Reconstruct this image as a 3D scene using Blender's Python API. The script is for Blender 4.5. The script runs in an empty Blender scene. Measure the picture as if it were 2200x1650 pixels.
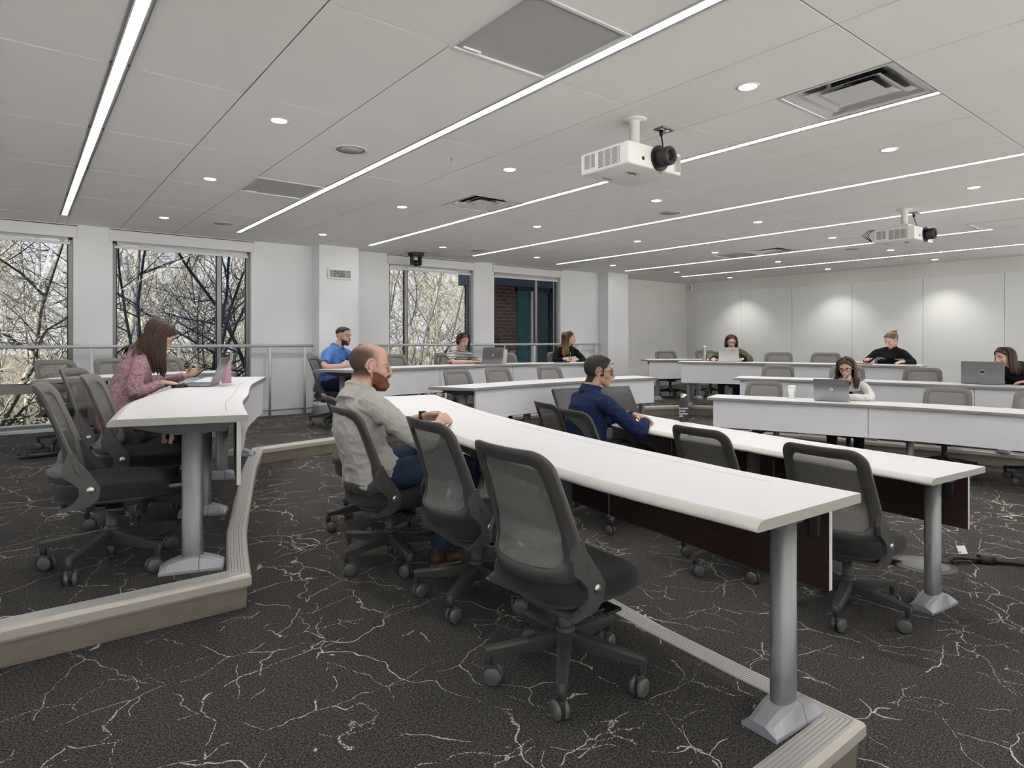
SKY,SUN,EXPO,DLW=1.0,24.0,0.35,44.
import bpy, bmesh, math, random
from mathutils import Vector, Matrix, Euler, noise
PI=math.pi; rad=math.radians
C=bpy.context.scene.collection
random.seed(7)
# ---------------------------------------------------------------- helpers
def V(*a): return Vector(a)
class MB:
    def __init__(s): s.v=[]; s.f=[]; s.m=[]; s.sm=[]
    def add(s,vs,fs,m=0,smooth=False):
        b=len(s.v); s.v.extend([tuple(v) for v in vs])
        for f in fs: s.f.append([b+i for i in f]); s.m.append(m); s.sm.append(smooth)
        return s
    def box(s,x0,x1,y0,y1,z0,z1,m=0,M=None):
        vs=[V(x,y,z) for z in (z0,z1) for y in (y0,y1) for x in (x0,x1)]
        if M is not None: vs=[M@v for v in vs]
        return s.add(vs,[(0,2,3,1),(4,5,7,6),(0,1,5,4),(2,6,7,3),(0,4,6,2),(1,3,7,5)],m)
    def rbox(s,x0,x1,y0,y1,z0,z1,r=.004,m=0,M=None,seg=2,smooth=False):
        bm=bmesh.new(); bmesh.ops.create_cube(bm,size=1)
        for v in bm.verts: v.co=V((x0+x1)/2+v.co.x*(x1-x0),(y0+y1)/2+v.co.y*(y1-y0),(z0+z1)/2+v.co.z*(z1-z0))
        bmesh.ops.bevel(bm,geom=bm.edges[:],offset=r,segments=seg,affect='EDGES',profile=.5)
        return s.bm(bm,m,M,smooth)
    def bm(s,bm,m=0,M=None,smooth=False):
        bm.verts.index_update(); vs=[(M@v.co if M is not None else v.co.copy()) for v in bm.verts]
        s.add(vs,[[v.index for v in f.verts] for f in bm.faces],m,smooth); bm.free(); return s
    def prism(s,poly,z0,z1,m=0,side=None,M=None):
        n=len(poly); vs=[V(p[0],p[1],z0) for p in poly]+[V(p[0],p[1],z1) for p in poly]
        if M is not None: vs=[M@v for v in vs]
        s.add(vs,[list(range(n))[::-1],[n+i for i in range(n)]],m)
        s.add(vs,[(i,(i+1)%n,n+(i+1)%n,n+i) for i in range(n)],m if side is None else side); return s
    def tube(s,pts,r,n=10,m=0,cap=True,sx=1.,smooth=True,up=None):
        pts=[Vector(p) for p in pts]; k=len(pts)
        rr=list(r) if hasattr(r,'__len__') else [r]*k
        T=[(pts[min(i+1,k-1)]-pts[max(i-1,0)]).normalized() for i in range(k)]
        u=Vector(up) if up is not None else (V(0,0,1) if abs(T[0].z)<.9 else V(1,0,0))
        vs=[]
        for i in range(k):
            u=(u-T[i]*u.dot(T[i])).normalized(); w=T[i].cross(u)
            for j in range(n):
                a=2*PI*j/n; vs.append(pts[i]+u*(math.cos(a)*rr[i])+w*(math.sin(a)*rr[i]*sx))
        fs=[(i*n+j,i*n+(j+1)%n,(i+1)*n+(j+1)%n,(i+1)*n+j) for i in range(k-1) for j in range(n)]
        b=len(s.v); s.add(vs,fs,m,smooth)
        if cap:
            s.f.append([b+j for j in range(n)][::-1]); s.m.append(m); s.sm.append(False)
            s.f.append([b+(k-1)*n+j for j in range(n)]); s.m.append(m); s.sm.append(False)
        return s
    def cyl(s,a,b,r,n=16,m=0,r2=None,smooth=True): return s.tube([a,b],[r,r if r2 is None else r2],n,m,True,1.,smooth)
    def lathe(s,prof,n=24,m=0,M=None,smooth=True,sx=1.,sy=1.):
        vs=[]; k=len(prof)
        for r,z in prof:
            for j in range(n):
                a=2*PI*j/n; v=V(math.cos(a)*r*sx,math.sin(a)*r*sy,z); vs.append(M@v if M is not None else v)
        fs=[(i*n+j,i*n+(j+1)%n,(i+1)*n+(j+1)%n,(i+1)*n+j) for i in range(k-1) for j in range(n)]
        b=len(s.v); s.add(vs,fs,m,smooth)
        if prof[0][0]>1e-5: s.f.append([b+j for j in range(n)][::-1]); s.m.append(m); s.sm.append(False)
        if prof[-1][0]>1e-5: s.f.append([b+(k-1)*n+j for j in range(n)]); s.m.append(m); s.sm.append(False)
        return s
    def ball(s,c,r,m=0,M=None,nu=14,nv=9):
        rx,ry,rz=(r if hasattr(r,'__len__') else (r,r,r)); c=Vector(c)
        vs=[];fs=[]
        for i in range(nv+1):
            t=PI*i/nv
            for j in range(nu):
                a=2*PI*j/nu; v=V(rx*math.sin(t)*math.cos(a),ry*math.sin(t)*math.sin(a),rz*math.cos(t))
                if M is not None: v=M@v
                vs.append(c+v)
        for i in range(nv):
            for j in range(nu):
                q=(i*nu+j,(i+1)*nu+j,(i+1)*nu+(j+1)%nu,i*nu+(j+1)%nu)
                fs.append(q)
        return s.add(vs,fs,m,True)
    def mesh(s,name):
        me=bpy.data.meshes.new(name); me.from_pydata(s.v,[],s.f)
        me.polygons.foreach_set('material_index',s.m); me.polygons.foreach_set('use_smooth',s.sm)
        me.validate(); me.update(); return me
    def build(s,name,mats,parent=None,loc=None,rz=0,fix=True):
        me=s.mesh(name)
        if fix:
            bm=bmesh.new(); bm.from_mesh(me); bmesh.ops.remove_doubles(bm,verts=bm.verts,dist=1e-6)
            bmesh.ops.recalc_face_normals(bm,faces=bm.faces); bm.to_mesh(me); bm.free()
        for m in (mats if isinstance(mats,(list,tuple)) else [mats]): me.materials.append(m)
        o=bpy.data.objects.new(name,me); C.objects.link(o)
        if loc is not None: o.location=loc
        o.rotation_euler.z=rz
        if parent is not None: o.parent=parent
        return o
def tag(o,label,cat,group=None):
    o['label']=label; o['category']=cat
    if group: o['group']=group
    return o
def thing(name,label,cat,loc=(0,0,0),rz=0,group=None):
    o=bpy.data.objects.new(name,None); C.objects.link(o); o.location=loc; o.rotation_euler=(0,0,rz); o.empty_display_size=.1
    return tag(o,label,cat,group)
def struct(o): o['kind']='structure'; return o
def kids(o): return [c for c in bpy.data.objects if c.parent==o]
def copy_tree(o,parent=None):
    c=o.copy(); C.objects.link(c)
    if parent is not None: c.parent=parent
    for k in CH.get(o.name,[]): copy_tree(k,c)
    return c
CH={}
def index_children():
    CH.clear()
    for o in bpy.data.objects:
        if o.parent is not None: CH.setdefault(o.parent.name,[]).append(o)
# ---------------------------------------------------------------- materials
def mat(name,col,rough=.5,metal=0.,spec=.5,emit=None,estr=1.,sheen=0.):
    m=bpy.data.materials.new(name); m.use_nodes=True; b=m.node_tree.nodes['Principled BSDF']
    b.inputs['Base Color'].default_value=(*col,1); b.inputs['Roughness'].default_value=rough
    b.inputs['Metallic'].default_value=metal; b.inputs['Specular IOR Level'].default_value=spec
    if sheen: b.inputs['Sheen Weight'].default_value=sheen
    if emit: b.inputs['Emission Color'].default_value=(*emit,1); b.inputs['Emission Strength'].default_value=estr
    return m
class NT:
    def __init__(s,m): s.m=m; s.t=m.node_tree; s.b=s.t.nodes.get('Principled BSDF')
    def n(s,ty,**k):
        x=s.t.nodes.new(ty)
        for a,b in k.items(): setattr(x,a,b)
        return x
    def l(s,a,b): s.t.links.new(a,b)
    def coord(s,which='Object',sc=None):
        c=s.n('ShaderNodeTexCoord').outputs[which]
        if sc is None: return c
        mp=s.n('ShaderNodeMapping'); mp.inputs['Scale'].default_value=sc; s.l(c,mp.inputs['Vector']); return mp.outputs[0]
    def noise(s,vec,scale,detail=2,rough=.5,out='Fac'):
        x=s.n('ShaderNodeTexNoise'); x.inputs['Scale'].default_value=scale; x.inputs['Detail'].default_value=detail
        x.inputs['Roughness'].default_value=rough; s.l(vec,x.inputs['Vector']); return x.outputs[out]
    def math(s,op,a,b=None,c=None,clamp=False):
        x=s.n('ShaderNodeMath',operation=op,use_clamp=clamp)
        for i,v in enumerate((a,b,c)):
            if v is None: continue
            if isinstance(v,(int,float)): x.inputs[i].default_value=v
            else: s.l(v,x.inputs[i])
        return x.outputs[0]
    def ramp(s,fac,stops):
        x=s.n('ShaderNodeValToRGB'); e=x.color_ramp.elements
        while len(e)<len(stops): e.new(.5)
        for i,(p,c) in enumerate(stops): e[i].position=p; e[i].color=(*c,1) if len(c)==3 else c
        s.l(fac,x.inputs[0]); return x.outputs[0]
    def mix(s,fac,a,b,ty='MIX'):
        x=s.n('ShaderNodeMix',data_type='RGBA',blend_type=ty)
        if isinstance(fac,(int,float)): x.inputs[0].default_value=fac
        else: s.l(fac,x.inputs[0])
        for i,v in ((6,a),(7,b)):
            if isinstance(v,(tuple,list)): x.inputs[i].default_value=(*v[:3],1)
            else: s.l(v,x.inputs[i])
        return x.outputs[2]
    def col(s,c): s.l(c,s.b.inputs['Base Color'])
    def bump(s,h,strength=.2,dist=.002):
        x=s.n('ShaderNodeBump'); x.inputs['Strength'].default_value=strength; x.inputs['Distance'].default_value=dist
        s.l(h,x.inputs['Height']); s.l(x.outputs[0],s.b.inputs['Normal'])
def speckled(name,c1,c2,scale,rough=.9,bump=.3,sc=None,mid=(.35,.65),spec=.3):
    m=mat(name,c1,rough,spec=spec); t=NT(m); v=t.coord('Object',sc); f=t.noise(v,scale,2,.6)
    t.col(t.ramp(f,[(mid[0],c1),(mid[1],c2)])); t.bump(f,bump,.002); return m
def wallmat(name,c,rough=.6,var=.02):
    m=mat(name,c,rough,spec=.3); t=NT(m); v=t.coord('Object'); f=t.noise(v,1.3,3)
    t.col(t.ramp(f,[(.3,tuple(x*(1-var) for x in c)),(.7,tuple(min(1,x*(1+var)) for x in c))]))
    t.bump(t.noise(v,260,1),.05,.001); return m
M={}
M['wall']=wallmat('wall_paint',(.72,.725,.73)); M['wall_warm']=wallmat('wall_beige_paint',(.76,.75,.72))
M['board']=mat('whiteboard_enamel',(.80,.81,.79),.28,spec=.5)
M['panel_ceil']=wallmat('ceiling_tile',(.86,.845,.83),.8,.015); M['ceil_gap']=mat('ceiling_grid_shadow',(.22,.21,.20),.8)
M['tbar']=mat('white_enamel',(.72,.72,.72),.5)
M['white']=mat('white_plastic',(.80,.80,.79),.4)
M['lam']=mat('white_laminate',(.77,.765,.775),.38,spec=.45); t=NT(M['lam']); t.bump(t.noise(t.coord(),300,1),.03,.0005)
M['lampanel']=mat('panel_laminate',(.80,.80,.82),.45,spec=.4)
t=NT(M['lampanel']); f=t.noise(t.coord('Object',(1,1,25)),3,3); t.col(t.ramp(f,[(.3,(.79,.785,.81)),(.7,(.82,.815,.835))]))
M['edge']=mat('table_edge_gray',(.29,.285,.26),.42); M['edge_lt']=mat('table_edge_pale',(.55,.54,.50),.35)
M['brown']=mat('dark_brown_laminate',(.030,.014,.011),.45,spec=.4); t=NT(M['brown']); f=t.noise(t.coord('Object',(2,2,40)),4,4)
t.col(t.ramp(f,[(.3,(.022,.010,.008)),(.7,(.045,.022,.018))]))
M['groove']=mat('groove_shadow',(.30,.27,.25),.7)
M['tray']=mat('black_tray',(.022,.024,.028),.45)
M['alu']=mat('satin_aluminium',(.24,.245,.25),.42,.5); t=NT(M['alu']); f=t.noise(t.coord('Object',(50,50,.6)),3,3); t.col(t.ramp(f,[(.3,(.22,.225,.23)),(.7,(.26,.265,.27))]))
M['foot']=mat('gray_cast_foot',(.36,.36,.38),.38,.2)
M['nose_top']=mat('nosing_grooved_gray',(.50,.49,.47),.45,.3); M['nose_front']=mat('nosing_bronze_gray',(.50,.46,.40),.4,.2)
M['kick']=mat('brushed_kickplate',(.35,.30,.24),.36,.55); t=NT(M['kick']); f=t.noise(t.coord('Object',(3,3,80)),5,4)
t.col(t.ramp(f,[(.3,(.34,.29,.235)),(.7,(.44,.38,.31))])); t.l(t.math('MULTIPLY_ADD',f,.2,.26),t.b.inputs['Roughness'])
M['rail']=mat('gray_rail_paint',(.52,.52,.52),.35); M['frame_win']=mat('window_frame_gray',(.27,.26,.25),.4,.4); M['gasket']=mat('black_gasket',(.02,.022,.028),.5)
M['shade_box']=mat('shade_fascia',(.66,.66,.66),.5); M['base']=mat('rubber_base_gray',(.36,.35,.34),.6)
M['chair']=mat('chair_gray_plastic',(.055,.0525,.049),.42,spec=.45); t=NT(M['chair']); t.bump(t.noise(t.coord(),700,1),.06,.0005)
M['caster']=mat('caster_gray',(.105,.10,.093),.4); M['chair_dk']=mat('chair_dark_gray',(.045,.045,.045),.5)
M['bolt']=mat('satin_nickel',(.52,.51,.48),.3,.9)
M['chrome']=mat('polished_aluminium',(.75,.75,.75),.12,1.)
M['seat']=speckled('charcoal_wool',(.010,.0105,.011),(.034,.034,.035),900,.95,.5,spec=.15); M['seat'].node_tree.nodes['Principled BSDF'].inputs['Sheen Weight'].default_value=.15
M['back_fab']=speckled('gray_knit_border',(.15,.145,.135),(.23,.225,.21),1100,.85,.3)
M['black']=mat('black_plastic',(.012,.012,.013),.35); M['black_m']=mat('matte_black',(.02,.02,.021),.6)
M['screen_off']=mat('dark_screen',(.035,.032,.035),.25,spec=.5)
M['silver']=mat('laptop_silver',(.40,.40,.41),.32,.8); M['silver_lt']=mat('laptop_pale_silver',(.62,.61,.60),.35,.5); M['gray_laptop']=mat('laptop_gray',(.26,.255,.27),.35,.7)
M['keys']=mat('keyboard_bluish',(.10,.16,.30),.4)
def mesh_fabric():
    m=mat('chair_back_mesh',(.05,.05,.05),.55); t=NT(m)
    co=t.n('ShaderNodeTexCoord').outputs['Object']; sp=t.n('ShaderNodeSeparateXYZ'); t.l(co,sp.inputs[0])
    # knit: rows of small oval openings, staggered
    a=t.math('SINE',t.math('MULTIPLY',t.math('ADD',sp.outputs[1],sp.outputs[2]),1000))
    b=t.math('SINE',t.math('MULTIPLY',t.math('SUBTRACT',sp.outputs[1],t.math('MULTIPLY',sp.outputs[2],1.3)),850))
    h=t.math('MULTIPLY',a,b); hole=t.math('GREATER_THAN',h,.42)
    t.col(t.ramp(t.math('MULTIPLY_ADD',h,.5,.5),[(.2,(.20,.195,.18)),(.62,(.11,.107,.10))]))
    tr=t.n('ShaderNodeBsdfTransparent'); mx=t.n('ShaderNodeMixShader'); t.l(hole,mx.inputs[0]); t.l(t.b.outputs[0],mx.inputs[1]); t.l(tr.outputs[0],mx.inputs[2])
    t.l(mx.outputs[0],t.t.nodes['Material Output'].inputs['Surface']); return m
M['mesh']=mesh_fabric()
def carpet():
    m=mat('charcoal_carpet',(.03,.03,.03),1.,spec=.1); t=NT(m)
    geo=t.n('ShaderNodeNewGeometry').outputs['Position']
    def warp(sc,amt,base):
        nz=t.n('ShaderNodeTexNoise'); nz.inputs['Scale'].default_value=sc; nz.inputs['Detail'].default_value=3; t.l(base,nz.inputs['Vector'])
        s_=t.n('ShaderNodeVectorMath',operation='SUBTRACT'); t.l(nz.outputs['Color'],s_.inputs[0]); s_.inputs[1].default_value=(.5,.5,.5)
        k=t.n('ShaderNodeVectorMath',operation='SCALE'); k.inputs['Scale'].default_value=amt; t.l(s_.outputs[0],k.inputs[0])
        a=t.n('ShaderNodeVectorMath',operation='ADD'); t.l(base,a.inputs[0]); t.l(k.outputs[0],a.inputs[1]); return a.outputs[0]
    flat=t.n('ShaderNodeVectorMath',operation='MULTIPLY'); flat.inputs[1].default_value=(1,1,0); t.l(geo,flat.inputs[0]); P=flat.outputs[0]
    tot=None
    for sc,ang,st,wd,th,off in ((1.7,35,(1,.6,1),.0031,.43,0),(2.2,-32,(.6,1,1),.0028,.45,7.3),(3.1,8,(1,.75,1),.0022,.49,3.1)):
        mp=t.n('ShaderNodeMapping'); mp.inputs['Rotation'].default_value=(0,0,rad(ang)); mp.inputs['Scale'].default_value=st; mp.inputs['Location'].default_value=(off,off*.7,0)
        t.l(warp(3.0,.22,warp(14,.020,P)),mp.inputs['Vector'])
        vo=t.n('ShaderNodeTexVoronoi',feature='DISTANCE_TO_EDGE'); vo.inputs['Scale'].default_value=sc; t.l(mp.outputs[0],vo.inputs['Vector'])
        line=t.math('LESS_THAN',vo.outputs['Distance'],wd*sc*.55)
        vm=t.n('ShaderNodeVectorMath',operation='ADD'); vm.inputs[1].default_value=(off*3+5,off,0); t.l(P,vm.inputs[0])
        gate=t.math('GREATER_THAN',t.noise(vm.outputs[0],4.6,1),th)
        dots=t.math('GREATER_THAN',t.noise(P,150,1,.5),t.math('MULTIPLY_ADD',t.noise(vm.outputs[0],3.2,0),-.45,.69))
        ln=t.math('MULTIPLY',t.math('MULTIPLY',line,gate),dots)
        tot=ln if tot is None else t.math('MAXIMUM',tot,ln)
    sp=t.math('GREATER_THAN',t.noise(P,330,0),.80); gate2=t.math('GREATER_THAN',t.noise(P,6,2),.60); sp=t.math('MULTIPLY',sp,gate2)
    tot=t.math('MAXIMUM',tot,sp)
    h=t.noise(P,330,2,.7); h2=t.noise(P,120,2,.7)
    base=t.ramp(t.math('MULTIPLY_ADD',h2,.35,t.math('MULTIPLY',h,.65)),[(.40,(.009,.009,.0095)),(.50,(.046,.044,.042)),(.61,(.20,.185,.165))])
    t.col(t.mix(tot,base,(.58,.55,.48)))
    t.bump(h,.55,.004); return m
M['carpet']=carpet()
# ---------------------------------------------------------------- curves
def cr(P,n=12):
    P=[Vector((*p,0)) for p in P]; Q=[2*P[0]-P[1]]+P+[2*P[-1]-P[-2]]; out=[]
    for i in range(1,len(Q)-2):
        a,b,c,d=Q[i-1:i+3]
        for k in range(n):
            t=k/n; out.append(.5*((2*b)+(-a+c)*t+(2*a-5*b+4*c-d)*t*t+(-a+3*b-3*c+d)*t**3))
    out.append(Q[-2].copy()); return out
def resample(P,n):
    L=[0]
    for a,b in zip(P,P[1:]): L.append(L[-1]+(b-a).length)
    out=[]
    for k in range(n):
        s=L[-1]*k/(n-1); i=0
        while i<len(L)-2 and L[i+1]<s: i+=1
        t=(s-L[i])/max(1e-9,L[i+1]-L[i]); out.append(P[i].lerp(P[i+1],min(1,t)))
    return out
def sweep(mb,path,prof,mats,closed=False,side=1):
    """sweep an open profile [(offset outwards, z)] along a 2-D path with mitred corners; outwards = left of travel * side"""
    n=len(path); rows=[]
    for i,p in enumerate(path):
        a=path[i]-path[i-1] if i>0 else path[1]-path[0]; b=path[i+1]-path[i] if i<n-1 else path[-1]-path[-2]
        a=a.normalized(); b=b.normalized(); na=V(-a.y,a.x,0)*side; nb=V(-b.y,b.x,0)*side; m=(na+nb); m=m/max(.3,m.dot(na)) if m.length>1e-6 else na
        rows.append([V(p.x+m.x*o,p.y+m.y*o,z) for o,z in prof])
    k=len(prof); vs=[v for r in rows for v in r]
    for j in range(k-1):
        mb.add(vs,[],0) if False else None
    b=len(mb.v); mb.v.extend([tuple(v) for v in vs])
    for i in range(n-1):
        for j in range(k-1):
            mb.f.append([b+i*k+j,b+i*k+j+1,b+(i+1)*k+j+1,b+(i+1)*k+j]); mb.m.append(mats[j]); mb.sm.append(False)
    for e in (0,n-1):
        mb.f.append([b+e*k+j for j in range(k)]); mb.m.append(mats[-1]); mb.sm.append(False)
Z0,Z1,Z2,ZC=0.,.157,.314,2.784
LV=[Z0,Z1,Z2]; TH=.73
TXT={}
for s_ in ('NEC','TEMP','DELL','M','Innovation','Design','Experience','LAB'):
    cu=bpy.data.curves.new('t','FONT'); cu.body=s_; cu.size=1.; cu.extrude=.03; cu.resolution_u=4; cu.align_x='LEFT' if len(s_)>4 or s_=='LAB' or s_=='Design' else 'CENTER'; cu.align_y='CENTER'
    t=bpy.data.objects.new('t',cu); C.objects.link(t); bpy.context.view_layer.update(); TXT[s_]=bpy.data.meshes.new_from_object(t.evaluated_get(bpy.context.evaluated_depsgraph_get())); bpy.data.objects.remove(t)
# ---------------------------------------------------------------- people
def remesh(mb,voxel,smooth=3,name='tmp'):
    me=mb.mesh(name); bm=bmesh.new(); bm.from_mesh(me); bmesh.ops.remove_doubles(bm,verts=bm.verts,dist=1e-6); bmesh.ops.recalc_face_normals(bm,faces=bm.faces); bm.to_mesh(me); bm.free()
    o=bpy.data.objects.new(name,me); C.objects.link(o)
    r=o.modifiers.new('r','REMESH'); r.mode='VOXEL'; r.voxel_size=voxel; r.use_smooth_shade=True
    if smooth: s=o.modifiers.new('s','SMOOTH'); s.factor=.5; s.iterations=smooth
    dg=bpy.context.evaluated_depsgraph_get(); dg.update(); res=bpy.data.meshes.new_from_object(o.evaluated_get(dg)); bpy.data.objects.remove(o); bpy.data.meshes.remove(me)
    res.polygons.foreach_set('use_smooth',[True]*len(res.polygons)); return res
def link(name,me,mats,parent):
    me.name=name; me.materials.clear()
    for m in (mats if isinstance(mats,(list,tuple)) else [mats]): me.materials.append(m)
    o=bpy.data.objects.new(name,me); C.objects.link(o)
    if parent: o.parent=parent
    return o
def skinmat(name,c,red=(.55,.20,.15)):
    m=mat(name,c,.48,spec=.4); t=NT(m); v=t.coord('Object'); f=t.noise(v,14,3); g=t.noise(v,160,2)
    c2=tuple(x*.82 for x in c); b_=t.ramp(f,[(.35,c),(.75,tuple(c[i]*.55+red[i]*.45 for i in range(3)))]); t.col(t.mix(t.math('MULTIPLY',g,.35),b_,c2)); t.bump(g,.12,.0006)
    t.b.inputs['Subsurface Weight'].default_value=.08; t.b.inputs['Subsurface Radius'].default_value=(.012,.004,.002); return m
def hairmat(name,c1,c2,rough=.45,sc=(60,60,9)):
    m=mat(name,c1,rough,spec=.35); t=NT(m); v=t.coord('Object',sc); f=t.noise(v,5,3,.6); t.col(t.ramp(f,[(.3,c1),(.72,c2)])); t.bump(f,.5,.002); return m
def sections(mb,cs,n=26,up=V(0,1,0)):
    """loft of ellipses: cs=[(centre, half lateral, half depth)], lateral axis = up"""
    k=len(cs); vs=[]
    for i,(c,a,b,*e) in enumerate(cs):
        t=(cs[min(i+1,k-1)][0]-cs[max(i-1,0)][0]).normalized(); lat=(e[0] if e else up); lat=(lat-t*lat.dot(t)).normalized(); dep=lat.cross(t)
        for j in range(n):
            q=2*PI*j/n; ca,sa=math.cos(q),math.sin(q); vs.append(c+lat*(math.copysign(abs(ca)**.85,ca)*a)+dep*(math.copysign(abs(sa)**.85,sa)*b))
    b0=len(mb.v); mb.add(vs,[(i*n+j,i*n+(j+1)%n,(i+1)*n+(j+1)%n,(i+1)*n+j) for i in range(k-1) for j in range(n)]+[tuple(range(n)),tuple((k-1)*n+j for j in range(n))],0,True)
def bez(P,R,n=10):
    """rounded polyline with radii through joints"""
    out=[];rr=[]
    Q=[2*P[0]-P[1]]+list(P)+[2*P[-1]-P[-2]]
    for i in range(1,len(Q)-2):
        a,b,c,d=Q[i-1:i+3]
        for k in range(n):
            t=k/n; cr_=.5*((2*b)+(-a+c)*t+(2*a-5*b+4*c-d)*t*t+(-a+3*b-3*c+d)*t**3); out.append(cr_.lerp(b.lerp(c,t),.35)); rr.append(R[i-1]+(R[i]-R[i-1])*t)
    out.append(P[-1]); rr.append(R[-1]); return out,rr
def head_parts(mb,H,fem=0,s=1.):
    S=lambda x,y,z: H@(V(x,y,z)*s); R3=H.to_3x3()
    def el(c,r): mb.ball(S(*c),tuple(q*s for q in r),0,R3.to_4x4(),22,15)
    f=1-.07*fem
    el((-.014,0,.033),(.101,.077,.085)); el((.020,0,.012),(.066,.068*f,.080)); el((.010,0,.050),(.078,.068*f,.062)); el((.034,0,-.030),(.054,.056*f,.060)); el((.018,0,-.055),(.058,.054*f,.044))
    el((.058,0,-.094),(.026,.027*f,.020)); el((.046,0,-.078),(.040,.038*f,.028)); el((.066,0,-.050),(.028,.034,.030))
    for sg in (-1,1):
        el((.052,sg*.040*f,-.026),(.028,.020,.026)); mb.tube([S(.050,sg*.054,.014),S(.077,sg*.038,.024),S(.088,sg*.012,.019)],[.010*s,.0115*s,.009*s],8)
        el((.098,sg*.011,-.040),(.0105,.0075,.0075))
        # ear: rim and body
        e=[S(-.010+dx,sg*(.078+dy),dz) for dx,dy,dz in ((.012,-.003,.012),(.008,.004,.030),(-.008,.013,.037),(-.023,.017,.026),(-.026,.016,.004),(-.017,.010,-.018),(-.003,.003,-.033),(.007,-.003,-.028))]
        mb.tube(e,[.004*s,.0045*s,.005*s,.005*s,.005*s,.0045*s,.006*s,.005*s],8); mb.ball(S(-.009,sg*.077,.004),(.015*s,.006*s,.028*s),0,R3.to_4x4(),12,8)
    mb.tube([S(.086,0,.020),S(.094,0,.004),S(.104,0,-.018),S(.112,0,-.034)],[.008*s,.009*s,.0098*s,.0115*s],10); el((.108,0,-.036),(.0125,.0115,.0095))
    el((.090,0,-.060),(.013,.023,.0072)); el((.088,0,-.0705),(.013,.019,.0075))
def arrs(me):
    n=len(me.vertices); a=[0.]*(3*n); b=[0.]*(3*n); me.vertices.foreach_get('co',a); me.vertex_normals.foreach_get('vector',b)
    return [V(*a[3*i:3*i+3]) for i in range(n)],[V(*b[3*i:3*i+3]) for i in range(n)]
def setco(me,CO):
    me.vertices.foreach_set('co',[x for v in CO for x in v]); me.update()
def carve(me,H,s=1.):
    Hi=H.inverted(); G=[]
    for sg in (-1,1): G+=[((.088,sg*.031,.002),(.020,.0155,.011),-.0085),((.075,sg*.048,-.050),(.02,.014,.02),-.003),((-.001,sg*.083,.002),(.009,.008,.012),-.008)]
    G+=[((.104,0,-.0655),(.012,.024,.0024),-.0045),((.096,0,-.083),(.014,.02,.007),-.004),((.100,0,-.050),(.01,.004,.006),-.0015)]
    CO,NO=arrs(me)
    for i_ in range(len(CO)):
        p=Hi@CO[i_]/s
        if p.length>.16 or p.z<-.11: continue
        d=0
        for c,r,a in G:
            q=((p.x-c[0])/r[0])**2+((p.y-c[1])/r[1])**2+((p.z-c[2])/r[2])**2
            if q<6: d+=a*math.exp(-q)
        if d: CO[i_]=CO[i_]+NO[i_]*d*s
    setco(me,CO)
def shell(me,H,pred,s,amp=0.,fr=60.,thr=0.0):
    Hi=H.inverted(); H3=Hi.to_3x3(); idx={}; vs=[]; th=[0.]*len(me.vertices); CO,NO=arrs(me)
    for i_,c in enumerate(CO):
        p=Hi@c/s
        if p.length<.2: th[i_]=pred(p,H3@NO[i_])
    fs=[]
    for f in me.polygons:
        ii=f.vertices
        if all(th[i]>thr for i in ii):
            r=[]
            for i in ii:
                if i not in idx:
                    c=CO[i]; idx[i]=len(vs); t_=th[i]*(1+amp*noise.noise(c*fr)+amp*.7*noise.noise(c*fr*3)); vs.append(c+NO[i]*max(0.0004,t_)*s)
                r.append(idx[i])
            fs.append(r)
    m=bpy.data.meshes.new('shell'); m.from_pydata([tuple(v) for v in vs],[],fs); m.polygons.foreach_set('use_smooth',[True]*len(fs)); m.update(); return m
def hand(mb,W,D,N,right,curl=(.35,.4,.3),spread=.05,s=1.,thumb=(.6,.75,.15),curls=None):
    D=D.normalized(); N=(N-D*N.dot(D)).normalized(); X=D.cross(N) if right else N.cross(D)
    sections(mb,[(W-D*.02*s,.026*s,.020*s,X),(W+D*.012*s,.029*s,.0185*s,X),(W+D*.045*s,.038*s,.0165*s,X),(W+D*.078*s+N*.002,.040*s,.0135*s,X),(W+D*.094*s+N*.003,.036*s,.010*s,X)],16)
    for i,(o,L,r) in enumerate(((.0305,.070,.0084),(.0102,.079,.0088),(-.0104,.073,.0084),(-.0300,.057,.0074))):
        c=curls[i] if curls else curl; b=W+D*(.088-.004*abs(i-1))*s+X*o*s; d=(D+X*(1.5-i)*spread).normalized(); P=[b-d*.02*s,b]; a=0; q=b
        for fr_,an in zip((.45,.30,.25),c):
            a+=an; dd=(d*math.cos(a)+N*math.sin(a)); q=q+dd*L*fr_*s; P.append(q)
        mb.tube(P,[r*s,r*1.02*s,r*.95*s,r*.88*s,r*.66*s],9)
    a,b,c=thumb; p0=W+D*.020*s+X*.022*s+N*.004; d1=(D*a+X*b+N*c).normalized(); p1=p0+d1*.040*s; d2=(d1*.8+D*.5+N*.15).normalized(); p2=p1+d2*.032*s; p3=p2+(d2+D*.3).normalized()*.024*s
    mb.tube([p0-d1*.01,p0,p1,p2,p3],[.014*s,.0145*s,.0118*s,.0102*s,.0078*s],9)
def head_matrix(pos,yaw,pitch,roll): return Matrix.Translation(pos)@Matrix.Rotation(yaw,4,'Z')@Matrix.Rotation(pitch,4,'Y')@Matrix.Rotation(roll,4,'X')
def cloth_disp(me,amp,fr,seed,folds=()):
    o=V(seed*3.1,seed*1.7,0); CO,NO=arrs(me)
    for i_,p in enumerate(CO):
        n1=noise.noise(V(p.x*fr,p.y*fr,p.z*fr*1.8)+o); d=amp*((1-abs(n1)*2.4)*.8+.4*noise.noise(p*fr*2.7+o)-.5)
        for c,r,k,a,ax in folds:
            q=(p-c).length/r
            if q<1: w=(1-q*q)**2; d+=a*w*math.sin((p-c).dot(ax)*k+2.5*n1)
        CO[i_]=p+NO[i_]*d
    setco(me,CO)
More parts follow.
